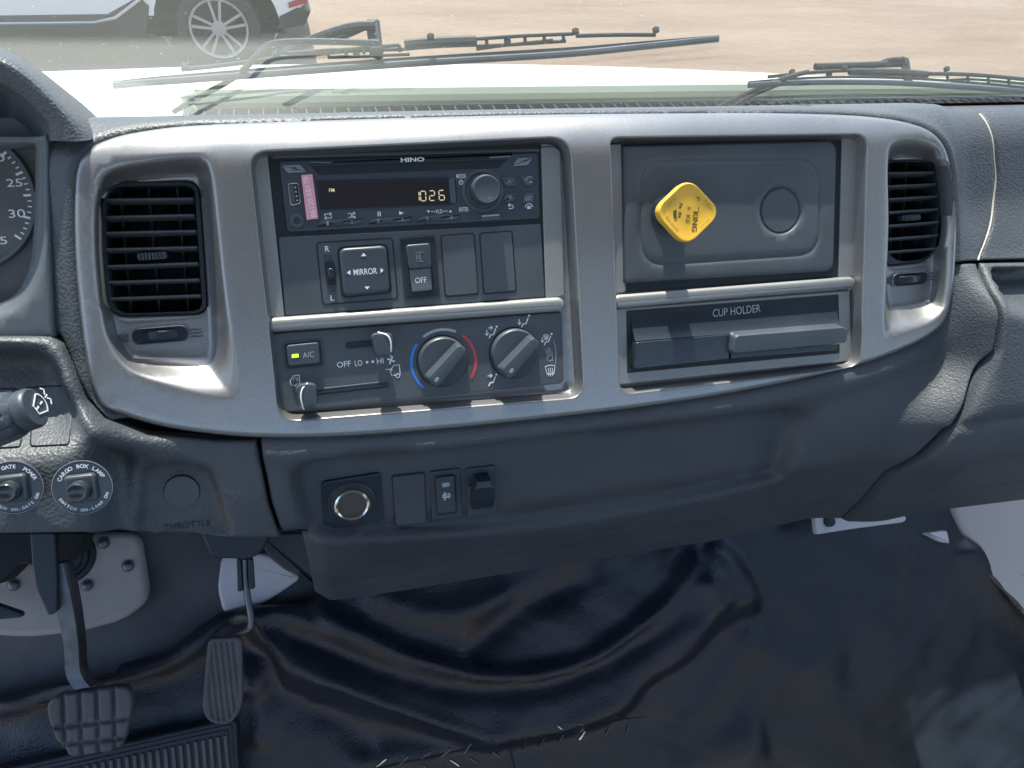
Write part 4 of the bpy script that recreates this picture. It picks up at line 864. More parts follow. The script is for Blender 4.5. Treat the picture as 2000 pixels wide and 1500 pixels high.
# ---- parking brake plate and its yellow knob
WP = -.0030
PRI('pocket_liner', [(1214, 283), (1644, 270), (1639, 543), (1222, 571)], WB-.003, WB+.0008, M_['black'], dash, bev=0)
pb = thing('parking_brake', 'yellow diamond shaped parking brake knob on a dark grey plate with a round blank plug', 'parking brake', DASH.wp(1425, 420, WP))
po = rc(PX(z4([(143, 210), (1192, 183), (1176, 824), (152, 884)]), WP), [.001, .010, .008, .001]); gi = resamp(ccw(rc(PX(z4([(224, 287), (1106, 280), (1100, 742), (236, 800)]), WP), .018)), .002)
pc = DASH.at(*one(z4, 915, 527), WP); ps = DASH.scale(*one(z4, 915, 527), WP)*.4; cy_ = DASH.at(*one(z4, 440, 545), WP)
def h_pb(u, v):
    Q = np.column_stack([u, v]); w = np.full(len(u), WP); d = sdf(Q, gi); w -= .0011*np.exp(-(d/.0007)**2)
    r = np.hypot(u-pc[0], v-pc[1]); w = w-.0016*ss((108*ps-r)/(12*ps)); w = w-.0012*np.exp(-((r-94*ps)/.0006)**2); return w
relief('plate', po, h_pb, .0045, M_['grey'], pb, rings=[gi, offs(gi, .0007), offs(gi, -.0007), circ(pc, 94*ps), circ(pc, 96.5*ps), circ(pc, 91.5*ps), circ(pc, 100*ps), circ(pc, 108*ps)], edge=.003, skirt=.01)
MB().lathe(DASH.world([[*pc, WP-.004]])[0], DASH.ez, [(91*ps, 0), (91*ps, .0022), (89*ps, .0028), (.0001, .0028)], 56).build('blank_plug', M_['grey'], pb)
WY = .024
yo = resamp(ccw(rc(PX(zy([(760, 130), (1340, 745), (715, 1360), (135, 725)]), WY), .0105, 8)), .0012); yc = yo.mean(0); z = lambda Q, w: DASH.world(np.column_stack([Q, np.full(len(Q), w)]))
yk = MB().loft([z(yc+(yo-yc)*.90, WY-.0075), z(yc+(yo-yc)*.98, WY-.0068), z(yc+(yo-yc)*1.0, WY-.0035), z(yc+(yo-yc)*.985, WY-.0012), z(yc+(yo-yc)*.955, WY-.0001), z(yc+(yo-yc)*.90, WY-.0001), z(yc+(yo-yc)*.84, WY-.0006), z(yc+(yo-yc)*.3, WY-.0006)]).build('knob', M_['yellow'], pb)
MB().lathe(DASH.world([[*yc, WP-.001]])[0], DASH.ez, [(.0165, 0), (.0165, .0012), (.0125, .0026), (.009, .003), (.009, WY-WP-.006)], 40).build('stem', M_['rubber_dark'], yk)
wy = WY-.0005; mb = MB(); TX(mb, 'P', *one(zy, 905, 515), 7, 8, wy, rot=-97); TX(mb, 'KING', *one(zy, 860, 905), 35, 10, wy, rot=-97, bold=.02); STR(mb, [[(-.1, .5), (.1, -.5)]], *one(zy, 920, 685), 5, .8, wy)
TX(mb, 'R', *one(zy, 755, 683), 5.5, 6.5, wy, rot=-97); TX(mb, 'KE', *one(zy, 737, 865), 15, 7.5, wy, rot=-97)
TX(mb, 'Pe  dix', *one(zy, 607, 722), 26, 7, wy, rot=-97, bold=.03)
POLY(mb, zy([(545, 705), (490, 715), (484, 790), (505, 855), (552, 852), (535, 790)]), wy); mb.build('lettering', M_['yprint'], yk)
mb = MB(); TX(mb, 'PULL', *one(zy, 1080, 612), 20, 6, wy, rot=-57, bold=-.005); TX(mb, 'TO', *one(zy, 1175, 790), 10, 6, wy, rot=-97, bold=-.005); TX(mb, 'APPLY', *one(zy, 1040, 950), 24, 6, wy, rot=-136, bold=-.005)
TX(mb, 'PUSH', *one(zy, 455, 570), 19, 6, wy, rot=-138, bold=-.005); TX(mb, 'TO', *one(zy, 325, 740), 10, 6, wy, rot=-97, bold=-.005); TX(mb, 'RELEASE', *one(zy, 465, 950), 34, 6, wy, rot=-50, bold=-.005); mb.build('faint_lettering', M_['yprint_faint'], yk)

# ---- cup holder
WH = -.0040
PRI('cup_frame', z4([(104, 1008), (1250, 916), (1262, 1262), (116, 1380)]), WB-.003, WB+.0030, M_['silver_trim'], dash, r=.002, bev=.001)
ch = thing('cup_holder', 'closed black pull-out cup holder drawer with a raised handle, below the parking brake panel', 'cup holder', DASH.wp(1430, 655, WH))
PRI('housing', z4([(160, 1018), (1195, 938), (1200, 1225), (164, 1322)]), WB-.003, WB+.0036, M_['black'], ch, r=.001, bev=0)
def frontface():
    a0, a1 = DASH.at(*one(z4, 182, 1022), WH), DASH.at(*one(z4, 1190, 945), WH); b0, b1 = DASH.at(*one(z4, 205, 1162), WH+.006), DASH.at(*one(z4, 1205, 1082), WH+.006); rows = []
    for k in range(15):
        t = k/14; w = WH-.001+(.0055)*t**2.2; p = a0*(1-t)+b0*t; q = a1*(1-t)+b1*t; r = []
        for s_ in np.linspace(0, 1, 20): x = p*(1-s_)+q*s_; r.append(DASH.world([[x[0], x[1], w]])[0])
        rows.append(r)
    for dv, dw in ((-.0006, .0004), (-.0016, .0), (-.0022, -.002), (-.0022, -.014)): rows.append([q+DASH.ey*dv+DASH.ez*dw for q in rows[14]])
    rows = [[q-DASH.ez*.012 for q in rows[0]]]+rows; rows = [[r[0]-DASH.ez*.02]+r+[r[-1]-DASH.ez*.02] for r in rows]
    MB().sheet(rows[::-1]).build('curved_front', M_['gloss'], ch)
frontface()
PRI('lower_face', z4([(208, 1172), (664, 1132), (660, 1254), (200, 1302)]), WB, WH+.0075, M_['gloss'], ch, r=.0012, bev=.0008)
PRI('lower_face', z4([(672, 1180), (1190, 1140), (1186, 1212), (668, 1252)]), WB, WH+.0060, M_['gloss'], ch, r=.0012, bev=.0008)
WHN = WH+.014
hp = resamp(ccw(rc(PX(z4([(688, 1132), (1222, 1092), (1246, 1108), (1240, 1172), (1190, 1186), (672, 1234)]), WHN), [.003, .002, .002, .002, .002, .004])), .0012); hc = hp.mean(0)
def hs(f, dv): q = hc+(hp-hc)*np.array([1-(1-f)*.12, f]); q[:, 1] += dv; return q
MB().loft([z(hs(.72, .004), WH+.001), z(hs(.9, .002), WHN-.008), z(hs(1, 0), WHN-.0045), z(hs(.95, 0), WHN-.0015), z(hs(.8, 0), WHN-.0001), z(hs(.3, 0), WHN)]).build('handle', M_['plastic'], ch)
mb = TX(MB(), 'CUP HOLDER', *one(z4, 698, 1017), 93, 13.5, WH-.0002, rot=1, bold=-.002); mb.build('embossed_lettering', M_['greyprint'], ch)

# ================================================================ lower centre: socket and switches
def tangent(px, py, h, fr=DASH):
    a = fr.on(px, py, h); e = .012; f = lambda du, dv: float(h(np.array([a[0]+du]), np.array([a[1]+dv]))[0])
    p = lambda du, dv: fr.world([[a[0]+du, a[1]+dv, f(du, dv)]])[0]
    return Frame(p(0, 0), p(e, 0)-p(-e, 0), p(0, e)-p(0, -e))
SW = tangent(830, 960, h_cen); G_SW = 'switches in the lower centre panel'
P0 = [SW.at(*one(zc, x, y), .0012) for x, y in ((250, 340), (680, 270), (708, 632), (268, 688))]
ps_ = thing('power_socket', 'round metal rimmed power socket on a square black plate, left of the small switches', 'power socket', SW.wp(687, 980, 0))
MB().prism(rc(P0, [.004, .004, .006, .006]), -.012, .0016, .001, SW).build('plate', M_['gloss'], ps_)
so_ = SW.wp(*one(zc, 470, 488), .0016); sz = SW.scale(690, 982)*.27
MB().lathe(so_, SW.ez, [(172*sz, -.001), (172*sz, .0006), (160*sz, .0016), (150*sz, .0004), (130*sz, .0002)], 56).build('socket_collar', M_['plastic'], ps_)
MB().lathe(so_, SW.ez, [(126*sz, 0), (130*sz, .0026), (126*sz, .0044), (116*sz, .0050), (106*sz, .0042), (101*sz, .0020), (101*sz, .0006)], 56).build('metal_rim', M_['chrome'], ps_)
bowl = MB().lathe(so_, SW.ez, [(101*sz, .0016), (96*sz, .0012), (80*sz, .0010), (.0001, .0009)], 48).build('socket_bowl', M_['lighter'], ps_)
mb = MB(); c_ = one(zc, 465, 408); STR(mb, [[(-.4, 0), (.4, 0)], [(-.15, .18), (-.4, 0), (-.15, -.18)], [(.15, .18), (.4, 0), (.15, -.18)]], c_[0], c_[1], 24, 2.2, .0030, SW); mb.build('contact_spring', M_['greyprint'], bowl)
bc = thing('blank_switch_cover', 'grained black blank cover between the round power socket and the rocker switch', 'blank cover', SW.wp(800, 975, 0), G_SW)
MB().prism(rc([SW.at(*one(zc, x, y), .0006) for x, y in ((765, 302), (996, 276), (1010, 632), (790, 656))], .0015), -.01, .0008, .0006, SW).build('cover', M_['pad_fine'], bc)
MB().prism(rc([SW.at(*one(zc, x, y), .0006) for x, y in ((758, 294), (1002, 268), (1018, 638), (784, 665))], .002), -.01, .0002, 0, SW).build('gap', M_['black'], bc)
rs = thing('exhaust_filter_switch', 'slim black rocker switch with grey lamp and white exhaust symbol, beside the lever switch', 'switch', SW.wp(870, 965, 0), G_SW)
q = lambda L, w: [SW.at(*one(zc, x, y), w) for x, y in L]
MB().prism(rc(q([(1035, 266), (1256, 240), (1270, 590), (1052, 613)], .001), .0018), -.01, .0012, .0008, SW).build('switch_frame', M_['plastic'], rs)
MB().prism(rc(q([(1070, 300), (1222, 284), (1232, 564), (1088, 580)], .001), .001), 0, .0014, 0, SW).build('gap', M_['black'], rs)
rb = MB().prism(rc(q([(1078, 308), (1214, 293), (1226, 555), (1094, 570)], .004), .002), 0, .0042, .001, SW).build('rocker', M_['plastic'], rs)
MB().prism(q([(1125, 347), (1176, 341), (1178, 370), (1127, 377)], .0042), .003, .0044, 0, SW).build('lamp_window', M_['greyprint'], rb)
mb = MB(); x_, y_ = one(zc, 1155, 440); STR(mb, [[(-.2, .5), (-.2, -.5)], [(-.45, .2), (.0, .2), (.0, -.2), (-.45, -.2), (-.45, .2)], [(-.3, .5), (-.1, .5)], [(-.3, -.5), (-.1, -.5)], [(.15, .3), (.35, .35), (.5, 0), (.3, -.3), (.15, -.15), (.3, .05)]], x_, y_, 15, 1.5, .0043, SW); mb.build('exhaust_mark', M_['white'], rb)
lv = thing('lever_switch', 'small black pull lever switch, rightmost in the row beside the power socket', 'switch', SW.wp(940, 955, 0), G_SW)
MB().prism(rc(q([(1296, 242), (1510, 217), (1522, 566), (1306, 592)], .001), .0018), -.01, .0012, .0008, SW).build('switch_frame', M_['plastic'], lv)
L = []
for (l, w) in ((q([(1380, 335), (1480, 322), (1484, 336), (1384, 350)], .015), .015), (q([(1365, 345), (1488, 332), (1492, 380), (1352, 400)], .013), .0165), (q([(1345, 400), (1496, 385), (1500, 440), (1340, 470)], .010), .013), (q([(1330, 470), (1500, 450), (1500, 500), (1328, 520)], .006), .0085), (q([(1330, 535), (1500, 515), (1500, 530), (1332, 552)], .002), .0015)):
    L.append((l, w))
rows = []
for (l, w) in L:
    a, b = (l[0]+l[3])/2, (l[1]+l[2])/2; rows.append([SW.world([[a[0], a[1], .001]])[0], SW.world([[a[0], a[1], w-.001]])[0], SW.world([[a[0]+.001, a[1], w]])[0], SW.world([[b[0]-.001, b[1], w]])[0], SW.world([[b[0], b[1], w-.001]])[0], SW.world([[b[0], b[1], .001]])[0]])
MB().loft(rows).build('lever', M_['gloss'], lv)
MB().prism(q([(1314, 372), (1380, 362), (1340, 540), (1326, 548)], .003), 0, .0030, .0005, SW).build('lever_cheek', M_['grey'], lv)

# ================================================================ driver's knee panel
KN = tangent(120, 950, h_knee)
KF = Frame(KN.world([[0, 0, 0]])[0], Uw, KN.ey)
G_K = 'round labelled push switches on the knee panel'
def plate_switch(px, py, label, top, bottom, tm, tsp, bm, bsp):
    t = thing('push_switch', label, 'switch', KF.wp(px, py, 0), G_K); w = .0050
    c = KF.at(px, py, w); sc = KF.scale(px, py, w); R = 60*sc; z = lambda P, ww: KF.world(np.column_stack([P, np.full(len(P), ww)]))
    C = circ(c, R, 64)
    k = MB().loft([z(C, w-.0014), z(C, w-.0002), z(circ(c, R-.0004, 64), w), z(circ(c, R-.001, 64), w)]).build('name_plate', M_['gloss'], t)
    MB().loft([z(circ(c, R*.5, 40), -.02), z(circ(c, R*.5, 40), w-.001)]).build('mounting_barrel', M_['black'], t)
    MB().loft([z(circ(c, R, 64), w+.0001), z(circ(c, R*.985, 64), w+.00015)], False, False).build('plate_edge_line', M_['greyprint'], k)
    mb = MB(); ARC_TX(mb, top, px, py, 47.5, 8.6, w+.0001, tm, tsp, KF); ARC_TX(mb, bottom, px, py, 50.5, 6.6, w+.0001, bm, bsp, KF, inward=True); mb.build('lettering', M_['white'], k)
    S = rc(box_uv(c, 62*sc, 62*sc), 9*sc); MB().prism(S, w, w+.0045, .0018, KF).build('switch_body', M_['plastic'], t)
    o = KF.world([[c[0], c[1], w+.004]])[0]
    MB().lathe(o, KF.ez, [(25*sc, 0), (25*sc, .0012), (22.6*sc, .0014), (22.6*sc, -.001)], 48).build('button_gap', M_['black'], t)
    MB().lathe(o, KF.ez, [(22*sc, 0), (22*sc, .0065), (20.5*sc, .0082), (18*sc, .0088), (12*sc, .0080), (.0001, .0078)], 48).build('push_button', M_['gloss'], t)
    return t
plate_switch(161, 952, 'round black switch plate lettered CARGO BOX LAMP, right one of the two', 'CARGO BOX LAMP', 'SWITCH ON-LAMP ON', 88, 126, -90, 132)
plate_switch(26, 952, 'round black switch plate lettered GATE POWER, cut off by the left edge', 'GATE  POWER', 'SWITCH ON-GATE ON', 62, 88, -92, 132)
KB = tangent(100, 815, h_knee)
kq = lambda L, w=.0: [KB.at(*one(zk, x, y), w) for x, y in L]
for i, pts in enumerate(([(150, 205), (455, 203), (484, 608), (208, 620)], [(-120, 210), (120, 206), (148, 622), (-80, 634)])):
    P = resamp(ccw(rc(np.array([DASH.on(*one(zk, x, y), h_knee) for x, y in pts]), .0022)), .002)
    relief('blank_gap', P, lambda u, v: h_knee(u, v)+.0002, .004, M_['black'], dash, skirt=.004)
    relief('blank_plate', offs(P, .0007), lambda u, v: h_knee(u, v)+.0009, .004, M_['pad_coarse'], dash, edge=.0006, skirt=.004)
tp = tangent(350, 985, h_knee); mb = MB(); TX(mb, 'THROTTLE', *one(zk, 1305, 1165), 92, 14, .0, tp, bold=-.004, rot=-1.5)
def drape(mb, h, lift):
    Q = (np.array(mb.V)-DASH.o); uv = np.column_stack([Q.dot(DASH.ex), Q.dot(DASH.ey)]); w = h(uv[:, 0], uv[:, 1]); mb.V = [tuple(p) for p in DASH.world(np.column_stack([uv, w+lift]))]; return mb
drape(mb, h_knee, .0006).build('embossed_throttle_lettering', M_['black'], dash)
tc_ = tp.at(*one(zk, 1268, 928), 0); tsz = tp.scale(355, 960)*.28
MB().lathe(tp.world([[*tc_, -.0004]])[0], tp.ez, [(128*tsz, -.002), (128*tsz, .0002), (126*tsz, .0006)], 48).build('throttle_hole_rim', M_['black'], dash)
MB().lathe(tp.world([[*tc_, -.0002]])[0], tp.ez, [(125*tsz, -.002), (125*tsz, .0006), (122*tsz, .0010), (.0001, .0010)], 48).build('throttle_plug', M_['grey'], dash)
# ---- wiper stalk
stk = thing('wiper_stalk', 'fluted black wiper stalk with a washer symbol on its round end cap', 'stalk', DASH.wp(-150, 880, .03))
A = DASH.wp(-260, 905, .070); B = DASH.wp(70, 795, .090); ax = (B-A)/np.linalg.norm(B-A); Ls = np.linalg.norm(B-A)
sca = DASH.scale(66, 797, .088); R0 = 46*sca
t0 = np.cross(ax, [0, 0, 1.]); t0 /= np.linalg.norm(t0); t1 = np.cross(ax, t0); L = []; n = 96
def fl(r, h, flute): return [A+ax*h+(t0*math.cos(2*math.pi*i/n)+t1*math.sin(2*math.pi*i/n))*r*(1-flute*2.2*max(0, math.cos(2*math.pi*i/n*10))**2) for i in range(n)]
MB().loft([fl(R0*1.35, 0, .06), fl(R0*1.28, Ls-.030, .07), fl(R0*1.20, Ls-.0155, .07), fl(R0*1.10, Ls-.0105, .02), fl(R0*.84, Ls-.0085, 0)]).build('fluted_sleeve', M_['plastic'], stk)
MB().lathe(A, ax, [(R0*.86, Ls-.010), (R0*.86, Ls-.008), (R0*.97, Ls-.0070), (R0*1.0, Ls-.006), (R0*1.0, Ls-.0022), (R0*.95, Ls-.0006), (R0*.88, Ls)], 56).build('end_cap', M_['plastic'], stk)
CFm = Frame(B, np.cross(np.cross(ax, Uw), ax)*1.0, Vw); CFm = Frame(B, Uw-ax*ax.dot(Uw), np.cross(ax, Uw-ax*ax.dot(Uw)))
x_, y_ = 77, 792; mb = MB(); WSH = [arc(150, 30, .5), [(-.43, .25), (-.2, -.35), (.2, -.35), (.43, .25)], [(0, -.3), (0, -.1)], [(0, .1), (0, .3)], [(-.4, .75), (-.25, .9), (-.1, .75)], [(.1, .75), (.25, .9), (.4, .75)], [(0, .65), (0, .85)]]
WSH = [[(a*math.cos(.35)+b*math.sin(.35), -a*math.sin(.35)+b*math.cos(.35)) for a, b in l] for l in WSH]
STR(mb, WSH, x_, y_, 30, 1.8, .0003, CFm); mb.build('washer_mark', M_['white'], stk)

# ================================================================ instrument cluster
ic = thing('instrument_cluster', 'instrument cluster at the left edge, its speedometer showing 25 and 30 under a padded hood', 'instrument cluster', DASH.wp(40, 420, -.02))
c_out = PX([(80, 262), (90, 256), (91, 330), (95, 440), (99, 560), (103, 645), (104, 660), (-260, 670), (-260, 262)], .001)
c_in = resamp(ccw(rc(PX([(-240, 300), (68, 276), (66, 420), (58, 530), (20, 592), (-240, 622)], -.006), [.002, .004, .01, .02, .02, .002])), .0025)
def h_cl(u, v): Q = np.column_stack([u, v]); d = sdf(Q, c_in); return -.001-.007*ss(1-np.maximum(d, 0)/.010)
relief('surround', rc(c_out, [.001, .006, .001, .001, .001, .001, .001, 0, 0]), h_cl, .005, M_['dialbez'], ic, holes=[c_in], rings=[offs(c_in, -.003), offs(c_in, -.006), offs(c_in, -.010)], edge=.003, skirt=.03)
PRI('lens_back', [(-300, 230), (110, 230), (110, 640), (-300, 660)], -.045, -.030, M_['dial'], ic, bev=0)
WDl = -.0298; mb = MB(); dc = DASH.at(-86, 388, WDl); ds_ = DASH.scale(0, 388, WDl); RD = 147*ds_
for i in range(-8, 9):
    a = rad(i*5.0+ .5); major = (i+8) % 4 == 0; r0 = RD-(15 if major else 8)*ds_; wd = .0007 if major else .0004
    d = np.array([math.cos(a), math.sin(a)]); nn = np.array([-d[1], d[0]])*wd; mb.prism(np.array([dc+d*r0-nn, dc+d*RD-nn, dc+d*RD+nn, dc+d*r0+nn]), WDl-.0001, WDl+.0002)
TX(mb, '20', -8, 308, 34, 18, WDl); TX(mb, '25', 28, 357, 31, 17, WDl); TX(mb, '30', 33, 417, 33, 18, WDl); TX(mb, '35', -2, 470, 32, 17, WDl); mb.build('dial_markings', M_['white'], ic)
rg = MB(); z = lambda P, w: DASH.world(np.column_stack([P, np.full(len(P), w)])); rg.loft([z(circ(dc, RD+3*ds_, 90), WDl), z(circ(dc, RD+4*ds_, 90), WDl+.004), z(circ(dc, RD+12*ds_, 90), WDl+.004), z(circ(dc, RD+16*ds_, 90), WDl)], False, False); rg.build('dial_ring', M_['dialbez'], ic)
def band(name, curves, mt):
    rows = []
    for pts, w in curves:
        ww = w if hasattr(w, '__len__') else [w]*len(pts); W3 = np.array([DASH.wp(x, y, q_) for (x, y), q_ in zip(pts, ww)]); rows.append(spl(W3, False, 8))
    R = np.array(rows); out = []
    for j in range(R.shape[1]):
        out.append(spl(R[:, j], False, 6))
    out = np.array(out); return MB().sheet([list(out[:, k]) for k in range(out.shape[1])]).build(name, mt, ic)
band('hood', [([(-260, 20), (-120, 45), (0, 92), (70, 132), (130, 178), (175, 215), (212, 252)], -.075), ([(-260, 12), (-120, 42), (0, 94), (70, 138), (130, 190), (170, 228), (205, 262)], -.030), ([(-260, 40), (-120, 66), (0, 112), (55, 146), (110, 198), (145, 238), (165, 275)], .006), ([(-260, 80), (-120, 108), (0, 158), (45, 186), (80, 218), (100, 245), (105, 275)], .004), ([(-260, 92), (-120, 116), (0, 164), (40, 190), (74, 222), (92, 248), (98, 275)], -.001)], M_['pad_coarse'])
band('hood_lining', [([(-260, 90), (-120, 114), (0, 162), (40, 188), (76, 220), (94, 248), (100, 275)], -.0005), ([(-260, 120), (-120, 150), (0, 188), (34, 210), (62, 236), (78, 258), (84, 275)], -.010), ([(-260, 150), (-120, 178), (-10, 212), (28, 232), (52, 250), (66, 268), (74, 285)], -.030), ([(-260, 190), (-120, 215), (-10, 235), (24, 250), (46, 265), (60, 280), (70, 300)], -.05)], M_['plastic'])

# ================================================================ footwell
TOE = Frame(np.array([0, .62, 1.05]), (1, 0, 0), (0, .72, .69))
def T(L, w=0): return np.array([TOE.at(x, y, w) for x, y in L])
fw = thing('firewall', 'painted firewall behind the pedals with grey insulation mat and a bolted column cover', 'firewall', TOE.wp(250, 1200, -.02))
relief('insulation_mat', T([(-220, 1020), (660, 1020), (660, 1400), (-220, 1420)], -.02), lambda u, v: -.018+.006*np.sin(u*23+v*9)*np.sin(v*31+1), .012, M_['carpet'], fw, fr=TOE, skirt=.003)
wb = PRI('painted_bulkhead', [(432, 1085), (520, 1080), (556, 1104), (590, 1128), (545, 1160), (505, 1184), (436, 1200), (424, 1150)], -.012, .002, M_['kick'], fw, r=.006, bev=.005, fr=TOE)
cv = PRI('column_cover', [(-150, 1040), (272, 1040), (290, 1150), (284, 1178), (240, 1212), (150, 1236), (50, 1246), (-40, 1240), (-150, 1225)], -.01, .004, M_['plate'], fw, r=.012, bev=.008, fr=TOE)
for x, y in ((202, 1060), (250, 1105), (170, 1143), (27, 1142)):
    o = TOE.wp(x, y, .004); MB().lathe(o, TOE.ez, [(.0085, -.002), (.0075, .0015), (.0055, .0016), (.0055, .004), (.003, .0055), (.0001, .0055)], 24).build('bolt', M_['steel'], cv)
o = TOE.wp(128, 1085, .004); MB().lathe(o, TOE.ez, [(.036, 0), (.034, .004), (.030, .0045), (.028, .001), (.024, .004), (.020, .001), (.016, .004), (.002, .004)], 40).build('column_boot', M_['rubber_dark'], cv)
# dark column bracket hanging into view
PRI('column_bracket', [(-100, 1040), (168, 1040), (152, 1080), (120, 1100), (100, 1110), (40, 1100), (0, 1140), (-100, 1160)], .03, .07, M_['black'], fw, bev=.002, fr=TOE)
PRI('column_lever', [(-60, 1175), (-10, 1178), (43, 1196), (42, 1206), (0, 1210), (-60, 1212)], .05, .06, M_['rubber_dark'], fw, bev=.002, fr=TOE)
PRI('duct_corner', [(500, 1040), (640, 1040), (640, 1170), (596, 1124), (560, 1116), (520, 1082)], .02, .05, M_['pad_fine'], fw, r=.004, bev=.004, fr=TOE)
# black vinyl floor covering with folds
vt = [(-300, 1390), (-120, 1376), (0, 1362), (60, 1345), (130, 1330), (222, 1316), (236, 1296), (325, 1274), (400, 1216), (430, 1196), (490, 1180), (600, 1176), (640, 1150), (700, 1060), (1000, 1000), (1400, 960), (1620, 960), (1850, 985), (1880, 1045), (1930, 1100), (2080, 1225), (2300, 1330), (2300, 1640), (-300, 1640)]
def ln(L): return spl(T(L), False, 5)
hump = resamp(ccw(spl(T([(480, 1200), (560, 1172), (640, 1195), (770, 1262), (860, 1290), (960, 1314), (1060, 1306), (1140, 1284), (1225, 1226), (1300, 1160), (1350, 1085), (1400, 1060), (1450, 1120), (1470, 1180), (1400, 1212), (1330, 1278), (1260, 1325), (1195, 1388), (1080, 1425), (960, 1444), (880, 1432), (760, 1394), (660, 1358), (600, 1345), (540, 1290)]), True, 5)), .004)
bx_ = resamp(ccw(spl(T([(620, 1190), (770, 1270), (960, 1320), (1140, 1290), (1300, 1165), (1360, 1060), (1300, 1000), (620, 1000)]), True, 5)), .004)
FOLDS = [([(590, 1176), (680, 1212), (770, 1264), (860, 1292), (960, 1315), (1060, 1307), (1140, 1285), (1225, 1228), (1300, 1163), (1350, 1088)], .007, .006),
         ([(505, 1190), (560, 1232), (640, 1262), (760, 1308), (900, 1340), (1040, 1338), (1160, 1300), (1260, 1240), (1340, 1180)], -.011, .013),
         ([(560, 1290), (640, 1322), (760, 1372), (900, 1420), (960, 1438), (1080, 1420), (1195, 1384), (1262, 1322), (1335, 1276), (1400, 1212)], .007, .008),
         ([(-300, 1398), (0, 1374), (130, 1340), (232, 1318), (330, 1290), (400, 1245), (440, 1215), (500, 1192), (560, 1180)], .014, .013),
         ([(500, 1215), (540, 1260), (560, 1310), (575, 1350)], .008, .010), ([(490, 1300), (520, 1400), (500, 1460)], .007, .014),
         ([(1360, 1120), (1400, 1190)], .014, .016), ([(1395, 1205), (1500, 1280), (1660, 1330)], .005, .03), ([(1500, 1440), (1400, 1480), (1300, 1520)], .008, .03),
         ([(1150, 1120), (1000, 1200), (900, 1290)], -.010, .018), ([(700, 1150), (860, 1200), (1000, 1150)], .007, .016), 
         ([(1880, 1045), (1960, 1160), (2100, 1300)], .02, .03), ([(600, 1380), (700, 1430), (720, 1480)], -.006, .015), ([(660, 1480), (850, 1470), (990, 1440)], .004, .01), ([(1620, 1150), (1800, 1280), (1900, 1420)], .003, .05)]
FOLDS = [(ln(a), b*1.0, c*1.1) for a, b, c in FOLDS]
WHEELB = T([(490, 1320)])[0]
def h_v(u, v):
    Q = np.column_stack([u, v]); w = np.zeros(len(u)); d = sdf(Q, hump); w += .026*ss(.5-d/.040); d = sdf(Q, bx_); w += .010*ss(.5-d/.022)
    for L, a, s_ in FOLDS:
        d, par, _ = pdist(Q, L); fade = np.minimum(1, np.minimum(par, 1-par)*6+.15); w += a*fade*np.exp(-(d/s_)**2)
    w += .0022*np.sin(u*38+2*np.sin(v*21))*np.sin(v*33+1.5*np.sin(u*17))+.0006*np.sin(u*95+3*np.sin(v*60))*np.sin(v*88+u*30)
    r = np.hypot(u-WHEELB[0], v-WHEELB[1]); w += .012*np.sqrt(np.maximum(0, 1-(r/.028)**2))
    cut, _, sg = pdist(Q, CUT); w += .003*ss(.5+cut*np.where(sg > 0, 1, -1)/.002)*np.exp(-(cut/.03)**2)
    c2, _, _ = pdist(Q, CUT2); w -= .004*np.exp(-(c2/.0012)**2)
    return w
CUT = ln([(700, 1508), (800, 1484), (900, 1463), (990, 1442), (1080, 1424), (1200, 1405), (1268, 1400)]); CUT2 = ln([(988, 1440), (996, 1462), (1004, 1486), (1012, 1520)])
fl_ = thing('vinyl_floor_covering', 'creased glossy black vinyl sheet covering the footwell floor and engine hump', 'floor covering', TOE.wp(1000, 1350, 0))
relief('vinyl_sheet', T(vt), h_v, .0075, M_['vinyl'], fl_, fr=TOE, fine=[(resamp(ccw(np.vstack([CUT+[0, .006], (CUT-[0, .006])[::-1]])), .004), None, .002), (resamp(ccw(np.vstack([CUT2+[.004, 0], (CUT2-[.004, 0])[::-1]])), .004), None, .0018)], skirt=.006, edge=.003)
st_px = [(340, 1115, 385, 1080), (455, 1105, 495, 1065), (555, 1080, 600, 1045), (655, 1070, 700, 1030), (765, 1055, 800, 1005), (865, 1030, 905, 985), (905, 1045, 940, 1072), (795, 1075, 835, 1102), (700, 1085, 740, 1115), (1055, 1030, 1070, 985), (1130, 1020, 1160, 975),
         (1225, 1005, 1250, 960), (1330, 985, 1355, 945), (1455, 965, 1475, 925), (1558, 950, 1570, 912), (1500, 865, 1550, 885), (1222, 918, 1240, 935), (1325, 905, 1345, 915), (565, 1112, 590, 1130)]
def stp(x, y):
    x, y = 600+x*.4, 1050+y*.4; a = TOE.on(x, y, h_v); return np.array([a[0], a[1], h_v(np.array([a[0]]), np.array([a[1]]))[0]])
for i, (a, b, c, d) in enumerate(st_px):
    p, q_ = stp(a, b), stp(c, d); m = (p+q_)/2; P3 = TOE.world([p-[0, 0, .001], p+[0, 0, .0012], m+[0, 0, .0016], q_+[0, 0, .0012], q_-[0, 0, .001]]); MB().tube(P3, .0010 if i % 3 else .0013, 8).build('staple', M_['steel'] if i % 4 else M_['chrome'], fl_)
